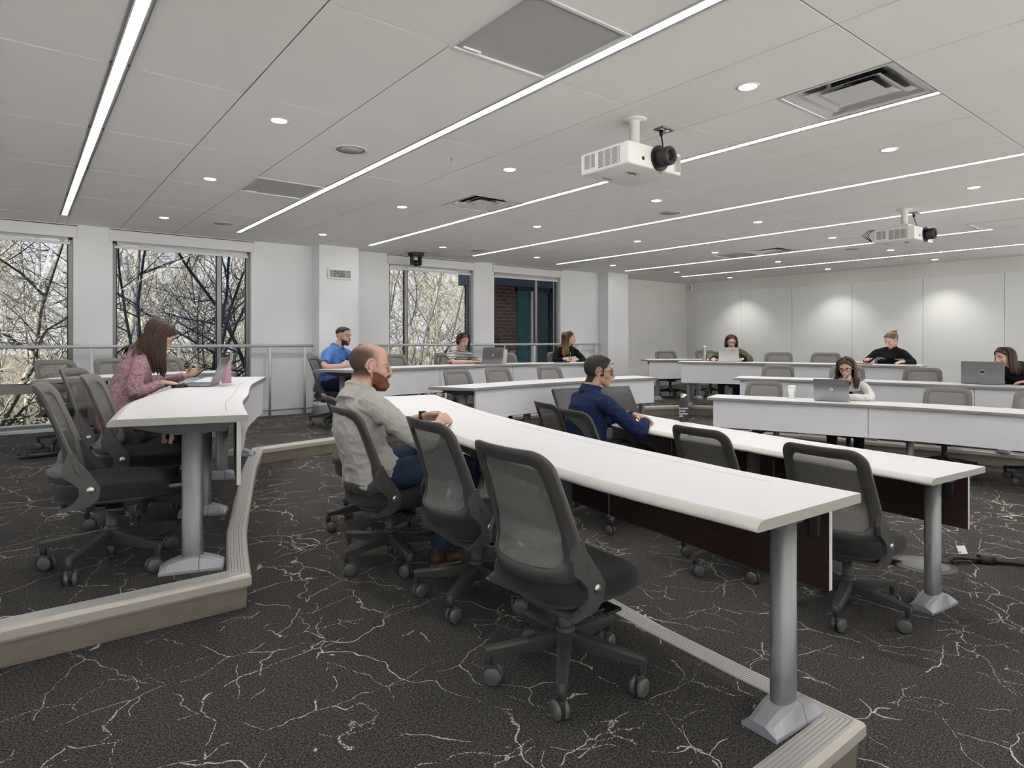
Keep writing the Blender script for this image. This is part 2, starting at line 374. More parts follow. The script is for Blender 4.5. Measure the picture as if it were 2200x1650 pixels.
def lock_hair(mb,H,s,top=(.082,-.075),azs=(58,178),n=90,L=(.30,.36),r=.0075,wave=.0,seed=1,lift=.006,conv=.2,body=None,BR=None,rows=1,drop=V(0,0,-1),asym=0.):
    rnd=random.Random(seed)
    for k in range(n):
        for sg in (-1,1):
            u=(k+rnd.random())/n; xp=top[0]+(top[1]-top[0])*u; az=rad(azs[0]+(azs[1]-azs[0])*u**.8+rnd.uniform(-4,4)); ln=rnd.uniform(*L)*(1-.12*(1-u))
            off=lift*rnd.uniform(.4,1.4); P=[]
            d=V(math.cos(az),math.sin(az)*sg,0)
            for i in range(8):
                ph=rad(4+90*i/7); w=math.sin(ph)
                e=V(-.014+xp*(1-w)*.9+d.x*w*(.104+off),d.y*w*(.093+off)*1.0,.034+math.cos(ph)*(.086+off)); P.append(H@(e*s))
            q=P[-1]; dirn=((P[-1]-P[-2]).normalized()*.35+drop*.75+(H.to_3x3()@V(d.x,d.y,0)).normalized()*.12).normalized(); m=int(ln/.022); lat=H.to_3x3()@V(d.x,d.y,0); lat=lat.normalized(); ph0=rnd.random()*6.28
            for i in range(m):
                dirn=(dirn*.75+drop*.35).normalized(); t=i/m; q=q+dirn*.022
                wv=wave*math.sin(ph0+i*.85)*t; q2=q+lat*(wv+.004*rnd.uniform(-1,1))
                if body:
                    for c,rr in body:
                        dd=BR.transposed()@(q2-c); e=V(dd.x/rr[0],dd.y/rr[1],dd.z/rr[2])
                        if e.length<1:
                            e=e.normalized(); q2=c+BR@V(e.x*rr[0],e.y*rr[1],e.z*rr[2]); nn=(BR@V(e.x/rr[0],e.y/rr[1],e.z/rr[2])).normalized(); q=q2.copy(); dn=dirn.dot(nn)
                            if dn<0: dirn=(dirn-nn*dn).normalized()
                P.append(q2)
            K=len(P); R=[r*(.55+.45*min(1,i/4))*(1-.75*max(0,(i-K*.55)/(K*.45))**1.5) for i in range(K)]
            mb.tube(P,R,5,0,True,.8)
def person(label,hub,face,lvl,head,yaw,pitch=0,roll=0,neck=(-.07,0,.97),chest=(-.11,0,.78),pelvis=(-.12,0,.50),sh=.185,shz=.915,shx=-.075,
           elR=(.12,-.26,.70),elL=(.12,.26,.70),wrR=(.33,-.08,.775),wrL=(.33,.08,.775),knR=(.32,-.13,.52),knL=(.32,.13,.52),anR=(.27,-.13,.09),anL=(.27,.13,.09),
           handR=None,handL=None,skin=None,top=None,bottom=None,shoe=None,sleeve='long',fem=0,build=1.,vox=.0055,collar=.0,extra=None,seed=1,fold=1.,stop=.93,hs=1.,top_name='sweater',roundb=1.,shR_=None,shL_=None):
    z=LV[lvl]; B=V(hub[0],hub[1],z); A=rad(face); MR=Matrix.Rotation(A,3,'Z')
    Lc=lambda p: MR@V(*p)         # body-local vectors rotated to world axes (object origin at hub on the floor)
    root=None
    lat=Lc((0,1,0)); pel=Lc(pelvis); chs=Lc(chest); nk=Lc(neck); hp=Lc(head)
    H=head_matrix(hp,rad(yaw),rad(pitch),rad(roll))
    shr=Lc((shx,-sh,shz) if shR_ is None else shR_); shl=Lc((shx,sh,shz) if shL_ is None else shL_)
    lt=(shl-shr).normalized(); jaw=H@V(-.030,0,-.055)
    W=build
    def torso(mb,g,top_=1.,low=0.):
        m1=pel.lerp(chs,.5)+Lc((-.005,0,0))
        gl=g+.013 if g>0 else g
        cs=[(pel+V(0,0,-.080 if g>0 else -.06),.15*W+gl,.105+gl),(pel+V(0,0,-.04),.172*W+gl,.118*roundb+gl),(pel+V(0,0,.05),.168*W+gl,.118*roundb+gl),(m1,.150*W+g,.110*roundb+g),(chs,.163*W+g,.114*roundb+g),
            (chs.lerp(nk,.42),.172*W+g,.108+g,lt),(chs.lerp(nk,.70),.158*W+g,.088+g,lt),(chs.lerp(nk,.88),.112*W+g,.072+g,lt),(nk-(nk-chs).normalized()*.004,.072+g*.6,.064+g*.6,lt)]
        sections(mb,cs); u_=(jaw-nk).normalized(); a_=.028 if g>0 else .045
        for S_ in (shr,shl): mb.tube([nk+u_*a_,nk.lerp(S_,.45)+u_*.004,S_+(nk-S_)*.12],[.034+max(g,-.006),.044+g,.050+g],12)
    def arm(mb,S_,E_,W_,r,stop=1.):
        P=[S_+(nk-S_)*.35+V(0,0,-.03),S_,E_,W_]; R=list(r)
        if stop<1: P[-1]=E_.lerp(W_,stop) if stop>0 else E_
        pp,rr=bez(P,R,8); mb.tube(pp,rr,16,0,True)
    # --- skin body, one continuous surface
    mb=MB(); torso(mb,-.022); nd=(jaw-nk)
    nr=.052 if fem else .060
    mb.tube([nk-nd.normalized()*.05,nk,nk.lerp(jaw,.5),jaw,H@V(-.022,0,-.01)],[nr*1.0,nr*1.02,nr,nr,nr*.9],18)
    head_parts(mb,H,fem,hs)
    eR,eL,wR,wL=Lc(elR),Lc(elL),Lc(wrR),Lc(wrL)
    k=.86 if fem else 1.
    for S_,E_,W_ in ((shr,eR,wR),(shl,eL,wL)): arm(mb,S_,E_,W_,(.050*k,.050*k,.038*k,.0265*k))
    for E_,W_,hp_,rt in ((eR,wR,handR,True),(eL,wL,handL,False)):
        q=dict(hp_ or {}); D=q.pop('D',None); N=q.pop('N',(0,0,-1)); D=Lc(D) if D else (W_-E_); N=Lc(N)
        if q.pop('n',1)==0: continue
        hand(mb,W_,D,N,rt,s=(.92 if fem else 1.),**q)
    for kn,an in ((knR,anR),(knL,anL)):
        kp,ap=Lc(kn),Lc(an); hj=pel+(lat*(.088*(1 if kn is knL else -1)))
        mb.tube([hj,hj.lerp(kp,.5),kp,kp.lerp(ap,.5),ap,ap+V(0,0,-.04)],[.070,.066,.050,.045,.036,.034],12)
    body=remesh(mb,vox,2); carve(body,H,hs)
    root=link('person',body,skin,None); root.location=B; tag(root,label,'person')
    # --- garments
    g=.006; tb=MB(); torso(tb,g)
    r0=(.070*k,.064*k,.054*k,.040*k) if sleeve=='long' else (.070*k,.066*k,.060*k,.056*k)
    st={'long':stop,'short':0.,'elbow':.25}[sleeve]
    for S_,E_,W_ in ((shr,eR,wR),(shl,eL,wL)):
        if sleeve=='short':
            P=[S_+(nk-S_)*.35+V(0,0,-.03),S_,S_.lerp(E_,.45),S_.lerp(E_,.78)]; pp,rr=bez(P,(.070*k,.068*k,.063*k,.062*k),6); tb.tube(pp,rr,16,0,True)
        else: arm(tb,S_,E_,W_,r0,st)
    if collar>.02: tb.tube([nk+V(0,0,-.02),nk+(jaw-nk).normalized()*collar],[nr*1.30,nr*1.24],20)
    else:
        u_=(jaw-nk).normalized(); e1=lt-u_*lt.dot(u_); e1.normalize(); e2=u_.cross(e1); cc=nk+u_*(.010+collar); tb.tube([nk-u_*.085,nk-u_*.03,nk+u_*.010],[nr+.040,nr+.024,nr+.009],20); tb.tube([cc+e1*(math.cos(2*PI*j/20)*(nr+.010))+e2*(math.sin(2*PI*j/20)*(nr+.012)) for j in range(21)],.0115,8)
    gm=remesh(tb,vox*1.25,3); ax=(wR-eR).normalized()
    F=[(eR,.17,150,.0042*fold,(wR-eR).normalized()),(eL,.17,150,.0042*fold,(wL-eL).normalized()),(pel+V(0,0,.10),.22,85,.0065*fold,(V(0,0,1)+lat*.35).normalized()),(shr+V(0,0,-.05),.13,70,.003*fold,(eR-shr).normalized()),(shl+V(0,0,-.05),.13,70,.003*fold,(eL-shl).normalized())]
    cloth_disp(gm,.0042*fold,11,seed,F); tg=link(top_name,gm,top,root)
    pb=MB()
    sections(pb,[(pel+V(0,0,-.070),.14*W,.10),(pel+V(0,0,-.02),.174*W+.004,.124*roundb),(pel+V(0,0,.06),.166*W+.001,.116*roundb)])
    for kn,an in ((knR,anR),(knL,anL)):
        kp,ap=Lc(kn),Lc(an); hj=pel+(lat*(.090*(1 if kn is knL else -1))); pp,rr=bez([hj,kp,ap+V(0,0,-.008)],[.090*k,.070*k,.058*k],10); pb.tube(pp,rr,16,0,True)
    pm=remesh(pb,vox*1.5,4); cloth_disp(pm,.004,10,seed+5,[(Lc(knR),.16,70,.004,V(0,0,1)),(Lc(knL),.16,70,.004,V(0,0,1))]); link('trousers',pm,bottom,root)
    for an in (anR,anL):
        a_=Lc(an); fx=Lc((1,0,0)) if an[1]>-9 else 0; zf=.0; sb=MB(); a0=V(a_.x,a_.y,0); s3=Matrix.Rotation(A,3,'Z').to_4x4()
        sb.ball(a0+fx*-.02+V(0,0,.040),(.045,.036,.042),0,s3); sb.ball(a0+fx*.07+V(0,0,.036),(.085,.040,.038),0,s3); sb.ball(a0+fx*.135+V(0,0,.030),(.060,.044,.030),0,s3); sb.tube([a0+V(0,0,.04),a0+V(0,0,.115)],[.044,.046],14)
        so=link('shoe',remesh(sb,.007,3),shoe[0],root)
        sl=MB(); pts=[]; 
        for j in range(26):
            q=2*PI*j/26; x=math.cos(q); y=math.sin(q); wd=.044 if x>-.2 else .037; pts.append(a0+fx*(.070+x*.130)+Lc((0,1,0))*(wd*math.copysign(abs(y)**.7,y)))
        sl.prism([(p.x,p.y) for p in pts],.0,.020); sl.build('sole',shoe[1],so)
    # eyes, brows, lips
    eb=MB(); R4=H.to_3x3().to_4x4()
    for sg in (-1,1):
        eb.ball(H@(V(.0680,sg*.0305,.0005)*hs),.0112*hs,0,R4,14,10); eb.ball(H@(V(.0742,sg*.0300,-.0005)*hs),.0062*hs,1,R4,10,8)
    eb.build('eyes',[MW,M['iris']],root,fix=False)
    lid=MB()
    for sg in (-1,1):
        lid.ball(H@(V(.0682,sg*.0312,.0064)*hs),(.0124*hs,.0150*hs,.0086*hs),0,R4,14,8); lid.ball(H@(V(.0670,sg*.0312,-.0090)*hs),(.0122*hs,.0145*hs,.0075*hs),0,R4,14,8); lid.ball(H@(V(.0615,sg*.0425,.0)*hs),(.0110*hs,.0065*hs,.0100*hs),0,R4,12,8)
    lid.build('eyelids',skin,root,fix=False)
    if extra: extra(root,H,body,hs,Lc,dict(nk=nk,shr=shr,shl=shl,chs=chs,pel=pel,wR=wR,wL=wL,eR=eR,eL=eL))
    return root
MW=mat('eye_white',(.62,.60,.58),.25); M['iris']=mat('dark_iris',(.02,.014,.01),.15)
def brows(root,H,m,s=1.,w=.0030):
    b=MB()
    for sg in (-1,1): b.tube([H@(V(.091,sg*.014,.021)*s),H@(V(.092,sg*.028,.0275)*s),H@(V(.080,sg*.045,.023)*s),H@(V(.072,sg*.051,.017)*s)],[w,w*1.25,w*.9,w*.4],6)
    b.build('eyebrows',m,root,fix=False)
def lips(root,H,m,s=1.):
    b=MB(); R4=H.to_3x3().to_4x4(); b.ball(H@(V(.0935,0,-.0605)*s),(.0115,.021,.0052),0,R4,12,8).ball(H@(V(.0915,0,-.0705)*s),(.0115,.0175,.0056),0,R4,12,8); b.build('lips',m,root,fix=False)
def glasses(root,H,m,s=1.,w=.024,h=.019,r=.0022):
    b=MB()
    for sg in (-1,1):
        P=[]
        for j in range(15):
            q=2*PI*j/14; x=math.copysign(abs(math.cos(q))**.7,math.cos(q))*w; z=math.copysign(abs(math.sin(q))**.7,math.sin(q))*h; P.append(H@(V(.103-.25*abs(x*sg+.02)*.6,sg*.032+x,.001+z)*s))
        b.tube(P,r,6,0,False); b.tube([H@(V(.094,sg*.056,.010)*s),H@(V(.060,sg*.078,.012)*s),H@(V(.0,sg*.084,.012)*s),H@(V(-.014,sg*.084,-.004)*s)],[r*1.1,r*.9,r*.9,r*.8],6)
    b.tube([H@(V(.103,-.010,.006)*s),H@(V(.106,0,.009)*s),H@(V(.103,.010,.006)*s)],r,6)
    b.build('glasses',m,root,fix=False)
def cap_pred(front=.062,th=.012,side=-.02,nape=-.075,temple=.03):
    def f(p,n):
        # hairline: forehead height depends on x; behind the ears down to the nape
        if p.x>.0: lim=side+.02+(p.x/.09)**1.5*(front+.03) if p.x>.02 else side
        else: lim=side+(nape-side)*min(1,max(0,(-p.x-.005)/.05))
        if abs(p.y)>.066 and ((p.x+.010)/.028)**2+((p.z-.002)/.040)**2<1: return 0
        d=p.z-lim
        return 0 if d<0 else th*min(1,d/.018+.12)
    return f
# ---------------------------------------------------------------- the ten seated people
SK_F=skinmat('skin_fair',(.56,.37,.285)); SK_P=skinmat('skin_pale',(.62,.42,.34)); SK_T=skinmat('skin_tan',(.43,.265,.185),(.42,.16,.11))
def knit(name,c1,c2,fs,mid=(.4,.6),rough=.95,b=.4,sc=None): return speckled(name,c1,c2,fs,rough,b,sc,mid,.15)
G_gray=knit('heather_gray_knit',(.36,.35,.32),(.48,.465,.43),260,(.3,.7)); G_navy=knit('navy_fleece',(.010,.017,.052),(.020,.031,.085),300,(.3,.7))
G_pink=knit('marled_pink_knit',(.15,.045,.075),(.58,.40,.42),280,(.40,.60)); G_blue=knit('blue_pique',(.07,.17,.43),(.11,.24,.54),400,(.3,.7))
G_black=knit('black_knit',(.008,.008,.009),(.016,.016,.018),300); G_olive=knit('olive_cotton',(.075,.075,.035),(.14,.135,.07),60,(.3,.7)); G_white=knit('off_white_cloth',(.60,.60,.57),(.68,.68,.65),80,(.3,.7))
jeans=mat('dark_denim',(.02,.035,.09),.85,spec=.2); t=NT(jeans); f=t.noise(t.coord('Object',(1,1,1)),12,3); g_=t.noise(t.coord(),500,1); t.col(t.mix(t.math('MULTIPLY',g_,.5),t.ramp(f,[(.35,(.012,.020,.046)),(.7,(.034,.050,.100))]),(.03,.045,.08))); t.bump(g_,.3,.001)
P_dark=knit('dark_trousers',(.010,.011,.014),(.020,.022,.028),200); P_navy=knit('navy_trousers',(.010,.018,.045),(.02,.035,.08),200)
boot=(speckled('brown_leather',(.045,.022,.014),(.09,.045,.03),25,.5,.3,spec=.4),mat('tan_sole',(.17,.13,.085),.7)); shoe=(mat('black_shoe',(.012,.012,.013),.6),mat('white_sole',(.55,.55,.53),.6)); shoe2=(mat('dark_shoe',(.02,.018,.017),.5),mat('dark_sole',(.03,.03,.03),.7))
stripe=knit('striped_jersey',(.6,.6,.57),(.7,.7,.66),90); t=NT(stripe); sp=t.n('ShaderNodeSeparateXYZ'); co=t.coord(); t.l(co,sp.inputs[0])
w_=t.math('SINE',t.math('ADD',t.math('MULTIPLY',sp.outputs[2],290),t.math('MULTIPLY',t.noise(co,9,2),5.))); t.col(t.mix(t.math('GREATER_THAN',w_,.25),(.62,.61,.58),(.02,.02,.022)))
H_br=hairmat('brown_hair',(.020,.010,.006),(.085,.042,.022)); H_dk=hairmat('dark_brown_hair',(.012,.007,.005),(.055,.028,.018)); H_red=hairmat('auburn_hair',(.035,.011,.007),(.12,.040,.022)); H_lt=hairmat('light_brown_hair',(.07,.042,.022),(.22,.14,.075)); H_bk=hairmat('black_short_hair',(.008,.007,.006),(.030,.026,.022),.6,(90,90,90))
H_bd=hairmat('auburn_beard',(.055,.018,.007),(.24,.085,.030),.6,(70,70,70)); H_db=hairmat('dark_beard',(.02,.014,.010),(.07,.045,.03),.7,(90,90,90))
H_om=mat('balayage_hair',(.1,.06,.03),.45,spec=.35); t=NT(H_om); co=t.coord(); sp=t.n('ShaderNodeSeparateXYZ'); t.l(co,sp.inputs[0]); f=t.noise(t.coord('Object',(60,60,9)),5,3,.6)
gz=t.math('MULTIPLY_ADD',sp.outputs[2],-4.5,4.95,True); t.col(t.mix(gz,t.ramp(f,[(.3,(.03,.016,.010)),(.7,(.10,.055,.030))]),t.ramp(f,[(.3,(.16,.085,.03)),(.7,(.50,.32,.13))]))); t.bump(f,.5,.002)
stub=bpy.data.materials.new('clipped_stubble'); stub.use_nodes=True; t=NT(stub); t.b.inputs['Base Color'].default_value=(.06,.038,.024,1); t.b.inputs['Roughness'].default_value=.8
tr=t.n('ShaderNodeBsdfTransparent'); mx=t.n('ShaderNodeMixShader'); at=t.n('ShaderNodeAttribute',attribute_name='hair_cover'); ns=t.noise(t.coord(),1100,1)
t.l(t.math('MULTIPLY',at.outputs['Fac'],t.math('MULTIPLY_ADD',ns,.9,.28),None,True),mx.inputs[0]); t.l(tr.outputs[0],mx.inputs[1]); t.l(t.b.outputs[0],mx.inputs[2]); t.l(mx.outputs[0],t.t.nodes['Material Output'].inputs['Surface'])
LIP=mat('lip_rose',(.42,.13,.12),.4); LIP2=mat('lip_natural',(.42,.19,.15),.45)
def density(me,H,s,fn):
    Hi=H.inverted(); a=me.attributes.new('hair_cover','FLOAT','POINT'); a.data.foreach_set('value',[fn(Hi@v.co/s) for v in me.vertices])
def cap(root,body,H,s,m,pred,amp=.12,fr=60,name='hair'): return link(name,shell(body,H,pred,s,amp,fr),m,root)
def longhair(root,body,H,s,m,Lc,K,**k):
    mb=MB(); sh=shell(body,H,cap_pred(.058,.013,-.03),s,.1,50); mb.add([v.co.copy() for v in sh.vertices],[list(f.vertices) for f in sh.polygons],0,True); bpy.data.meshes.remove(sh)
    jw=H@V(-.030,0,-.055)
    bod=[(K['nk'].lerp(jw,q_),(.070,.070,.07)) for q_ in (.0,.35,.7,1.)]+[(K['chs'].lerp(K['nk'],.15),(.140,.180,.235)),(K['chs'].lerp(K['pel'],.4),(.135,.17,.25)),(K['shr'],(.085,.085,.08)),(K['shl'],(.085,.085,.08))]; k['BR']=Matrix(((Lc((1,0,0)).x,Lc((0,1,0)).x,0),(Lc((1,0,0)).y,Lc((0,1,0)).y,0),(0,0,1)))
    lock_hair(mb,H,s,body=bod,**k); return mb.build('hair',m,root,fix=False)
# 1 bald man
def x_gray(root,H,body,s,Lc,K):
    def pr(p,n):
        if p.z<-.070 or (p.x>.0 and p.z<-.012) : return 0
        if abs(p.y)>.064 and ((p.x+.010)/.029)**2+((p.z-.002)/.040)**2<1: return 0
        return .0012
    sh=shell(body,H,pr,s)
    def dn(p):
        f=max(0,min(1,(.035-p.x)/.055))*max(0,min(1,(p.z+.072)/.03)); top=max(0,min(1,(.118-p.z-.35*max(0,p.x+.06))/.045)); return f*(.15+.85*top) if p.z>.05 else f*min(1,1)
    density(sh,H,s,dn); link('clipped_hair',sh,stub,root)
    def bp(p,n):
        if p.x<.006 or abs(p.y)>.078: return 0
        up=-.028+(.006-p.x)*0-.55*max(0,p.x-.030)          # cheek line falls forward
        if p.x>.080: up=-.046
        if p.z>up or p.z<-.125: return 0
        if p.x<.03 and p.z<-.085: return 0
        if p.x>.084 and -.0775<p.z<-.058 and abs(p.y)<.022: return 0
        if n.z<-.8 and p.x<.045: return 0
        d=min(1,(up-p.z)/.02+.1)
        return (.005+.015*max(0,min(1,(-p.z-.05)/.05))+.004*(p.x>.07))*d*(.5 if p.x>.088 and p.z>-.06 else 1)
    link('beard',shell(body,H,bp,s,.16,190),H_bd,root)
    sb=MB(); R4=H.to_3x3().to_4x4(); sb.ball(H@V(.064,0,-.108),(.028,.032,.021),0,R4,18,12).ball(H@V(.045,0,-.102),(.034,.042,.022),0,R4,18,12); mm=remesh(sb,.004,2); 
    CO,NO=arrs(mm); setco(mm,[c+n_*.0014*noise.noise(c*220) for c,n_ in zip(CO,NO)])
    link('beard_tip',mm,H_bd,root); mo=MB(); mo.tube([H@V(.096,-.026,-.060),H@V(.106,-.012,-.051),H@V(.110,0,-.050),H@V(.106,.012,-.051),H@V(.096,.026,-.060)],[.004,.0065,.006,.0065,.004],8); mo.build('moustache',H_bd,root,fix=False)
    brows(root,H,H_bd,s,.0032)
    w=K['wL']; ax=(K['wL']-K['eL']).normalized(); wt=MB(); wt.cyl(w-ax*.022,w-ax*.002,.0305,20); R=Matrix.Translation(w-ax*.012+V(0,0,.030)); wt.rbox(-.018,.018,-.016,.016,-.004,.006,.003,0,R); wt.build('wristwatch',M['black_m'],root)
person('bald bearded man in a light gray sweater and jeans, hands clasped on the front table',(1.636,3.188),-4,1,(-.11,.015,1.095),-17,4,0,neck=(-.185,.0,.965),chest=(-.19,0,.76),pelvis=(-.115,0,.505),sh=.19,shz=.895,shx=-.165,
 elR=(.07,-.275,.70),elL=(.06,.25,.71),wrR=(.275,-.085,.782),wrL=(.245,.075,.785),knR=(.37,-.23,.52),knL=(.38,.16,.53),anR=(.20,-.21,.10),anL=(.40,.27,.10),
 handR=dict(D=(.80,.52,.02),N=(-.40,.62,-.70),curl=(.65,.95,.7),thumb=(.8,.35,.3)),handL=dict(D=(.85,-.42,.06),N=(-.35,-.70,-.60),curl=(.8,1.0,.8),thumb=(.8,.35,.4)),stop=.60,
 skin=SK_F,top=G_gray,bottom=jeans,shoe=boot,vox=.0032,extra=x_gray,seed=2,build=1.03,fold=1.5,hs=1.03,roundb=1.02)
# 2 man in navy fleece
def x_navy(root,H,body,s,Lc,K):
    def pr(p,n):
        if p.x>.004:
            lim=.030+ (0 if p.x<.045 else (p.x-.045)*1.6)
            if abs(p.y)>.058 and p.x<.030: lim=-.030
        else: lim=-.015+(-.078+.015)*min(1,max(0,(-p.x-.02)/.04))
        if abs(p.y)>.064 and ((p.x+.010)/.028)**2+((p.z-.002)/.040)**2<1: return 0
        d=p.z-lim
        return 0 if d<0 else (.0035+.010*max(0,min(1,(p.z-.03)/.06)))*min(1,d/.01+.15)
    cap(root,body,H,s,H_bk,pr,.25,150); brows(root,H,H_bk,s,.004); glasses(root,H,M['black'],s); lips(root,H,LIP2,s)
    nk=K['nk']; ax=((H@V(-.03,0,-.055))-nk).normalized(); b=MB(); n=24; rows=[]
    for t_,r in ((-.005,.082),(.045,.076),(.052,.072),(.045,.068),(.0,.070)): rows.append([nk+ax*t_+Lc((math.cos(2*PI*j/n)*r*1.02,math.sin(2*PI*j/n)*r,.016*(-math.cos(2*PI*j/n)))) for j in range(n)])
    b.add([v for r in rows for v in r],[(i*n+j,i*n+(j+1)%n,(i+1)*n+(j+1)%n,(i+1)*n+j) for i in range(4) for j in range(n)],0,True); b.build('collar',G_navy,root)
person('man in a navy fleece with dark-framed glasses, arms folded on the second table',(3.50,3.36),-14,0,(-.02,.0,1.150),-40,2,0,neck=(-.095,.02,1.005),chest=(-.13,0,.80),pelvis=(-.13,0,.51),sh=.19,shz=.925,shx=-.08,
 elR=(.16,-.26,.725),elL=(.20,.27,.735),wrR=(.36,-.06,.765),wrL=(.34,.03,.80),handR=dict(D=(.6,.5,-.08),N=(0,0,-1),curl=(.25,.4,.3)),handL=dict(D=(.45,-.75,-.15),N=(0,0,-1),curl=(.3,.4,.3)),
 skin=SK_T,top=G_navy,bottom=P_dark,shoe=shoe2,vox=.0038,extra=x_navy,seed=4,build=1.04,fold=1.3,top_name='fleece',hs=1.0,collar=.03)
# 3 woman in pink sweater
def x_pink(root,H,body,s,Lc,K):
    longhair(root,body,H,s,H_br,Lc,K,n=150,L=(.30,.37),azs=(60,180),seed=3,wave=.006,r=.0062,top=(.070,-.085)); brows(root,H,H_br,s,.0022); lips(root,H,LIP,s)
person('woman with long brown hair in a marled pink sweater, holding a phone and a mouse',(.62,5.36),0,2,(.215,.0,1.105),-9,34,0,neck=(.085,.0,.975),chest=(.03,0,.78),pelvis=(-.06,0,.50),sh=.16,shz=.895,shx=.065,
 elR=(.03,-.215,.712),elL=(.20,.22,.74),wrR=(.215,-.18,.770),wrL=(.42,.12,.80),handR=dict(D=(1,-.04,-.12),N=(0,0,-1),curl=(.30,.45,.35),spread=.10),handL=dict(D=(.85,-.25,.40),N=(.1,-.75,.6),curl=(.55,.7,.5),thumb=(.6,.2,.7)),
 skin=SK_P,top=G_pink,bottom=P_dark,shoe=shoe,fem=1,build=.86,vox=.0034,extra=x_pink,seed=6,hs=.96,fold=.8)
# 4 man in blue polo
def x_blue(root,H,body,s,Lc,K):
    def pr(p,n):
        lim=.052 if p.x>-.01 else .035
        if p.x>.055: lim=.062+(p.x-.055)*1.2
        d=p.z-lim; return 0 if d<0 else .012*min(1,d/.03+.1)
    cap(root,body,H,s,H_bk,pr,.2,120); brows(root,H,H_db,s,.0038)
    def bp(p,n):
        if p.x<.012 or abs(p.y)>.076: return 0
        up=-.030-.5*max(0,p.x-.035); up=-.047 if p.x>.08 else up
        if p.z>up or p.z<-.122 or (n.z<-.8 and p.x<.05): return 0
        if p.x>.084 and -.077<p.z<-.058 and abs(p.y)<.02: return 0
        return .0035
    link('beard',shell(body,H,bp,s,.2,150),H_db,root); lips(root,H,LIP2,s)
    nk=K['nk']; b=MB(); n=20; rows=[]
    for t_,r in ((.0,.078),(.034,.072),(.030,.080),(.004,.092)): rows.append([nk+V(0,0,t_)+Lc((math.cos(2*PI*j/n)*r,math.sin(2*PI*j/n)*r,-.028*math.cos(2*PI*j/n))) for j in range(1,n)])
    m=n-1; b.add([v for r in rows for v in r],[(i*m+j,i*m+j+1,(i+1)*m+j+1,(i+1)*m+j) for i in range(3) for j in range(m-1)],0,True); b.build('collar',G_blue,root,fix=False)
person('man in a blue polo shirt at the left end of the window table',(3.18,7.72),-60,2,(.03,.14,1.125),-66,2,0,neck=(-.03,.09,.985),chest=(-.08,.03,.78),pelvis=(-.08,0,.50),sh=.185,shz=.905,shx=-.05,
 shR_=(-.04,-.11,.90),shL_=(-.03,.27,.90),elR=(.08,-.30,.755),elL=(.22,.32,.76),wrR=(.30,-.12,.765),wrL=(.33,.07,.765),handR=dict(D=(.5,.8,0),curl=(.2,.3,.2)),handL=dict(D=(.2,-1,0),curl=(.2,.3,.2)),
 skin=SK_F,top=G_blue,bottom=P_navy,shoe=shoe2,sleeve='short',vox=.0058,extra=x_blue,seed=7,build=1.02,top_name='polo_shirt')
# 5 woman in striped top
def x_str(root,H,body,s,Lc,K):
    longhair(root,body,H,s,H_dk,Lc,K,n=70,L=(.09,.12),azs=(70,180),seed=5,r=.0085); brows(root,H,H_dk,s,.0022); lips(root,H,LIP,s)
person('woman in a black and white striped top typing at the window table',(5.17,7.90),-84,2,(.10,.02,1.065),-97,8,-10,neck=(.01,.03,.925),chest=(-.03,0,.74),pelvis=(-.09,0,.49),sh=.165,shz=.85,shx=.02,
 elR=(.20,-.24,.765),elL=(.22,.24,.765),wrR=(.40,-.07,.77),wrL=(.42,.10,.77),handR=dict(D=(.6,.7,0),curl=(.2,.3,.2)),handL=dict(D=(.7,-.3,0),curl=(.2,.3,.2)),
 skin=SK_P,top=stripe,bottom=P_dark,shoe=shoe2,sleeve='short',fem=1,build=.92,vox=.0062,extra=x_str,seed=8,top_name='striped_top',hs=.97)
# 6 long haired woman in black
def x_blk(root,H,body,s,Lc,K):
    longhair(root,body,H,s,H_om,Lc,K,n=115,L=(.27,.34),top=(.064,-.08),azs=(70,180),seed=8,wave=.016,r=.0080); brows(root,H,H_br,s,.0022); lips(root,H,LIP,s)
person('woman in black with long wavy blond-tipped hair, writing with a green pen',(7.08,7.60),-102,2,(.06,.03,1.10),-57,-8,4,neck=(.0,.03,.965),chest=(-.04,0,.77),pelvis=(-.10,0,.50),sh=.165,shz=.90,shx=.01,
 elR=(.12,-.26,.75),elL=(.14,.25,.755),wrR=(.32,-.22,.785),wrL=(.30,.02,.77),handR=dict(D=(.8,.1,.0),N=(.1,.6,-.7),curl=(.8,.8,.5)),handL=dict(D=(.4,-.8,-.05),curl=(.3,.4,.3)),
 skin=SK_P,top=G_black,bottom=P_dark,shoe=shoe2,fem=1,build=.88,vox=.0062,extra=x_blk,seed=9,hs=.96,collar=.035)
# 7 woman in olive jacket
def x_olv(root,H,body,s,Lc,K):
    longhair(root,body,H,s,H_red,Lc,K,n=110,L=(.18,.22),top=(.064,-.08),azs=(68,180),seed=11,r=.0085); brows(root,H,H_red,s,.002); lips(root,H,LIP,s); glasses(root,H,M['black'],s,.021,.016,.0020)
    for E_,W_ in ((K['eR'],K['wR']),(K['eL'],K['wL'])): MB().tube([E_.lerp(W_,.72),E_.lerp(W_,.98)],[.047,.042],16).build('black_cuff',G_black,root)
person('woman in an olive jacket with auburn hair and glasses behind the pale laptop',(9.40,6.03),-153,2,(.06,.0,1.045),-144,6,0,neck=(-.01,.0,.92),chest=(-.04,0,.74),pelvis=(-.10,0,.49),sh=.18,shz=.862,shx=-.0,
 elR=(.10,-.30,.755),elL=(.12,.30,.755),wrR=(.30,-.25,.775),wrL=(.32,.20,.775),handR=dict(D=(1,0,-.08),curl=(.3,.5,.3)),handL=dict(D=(.9,-.3,-.05),curl=(.3,.5,.3)),
 skin=SK_P,top=G_olive,bottom=jeans,shoe=shoe2,fem=1,build=1.02,vox=.0062,extra=x_olv,seed=12,top_name='jacket',hs=.97,fold=1.5)
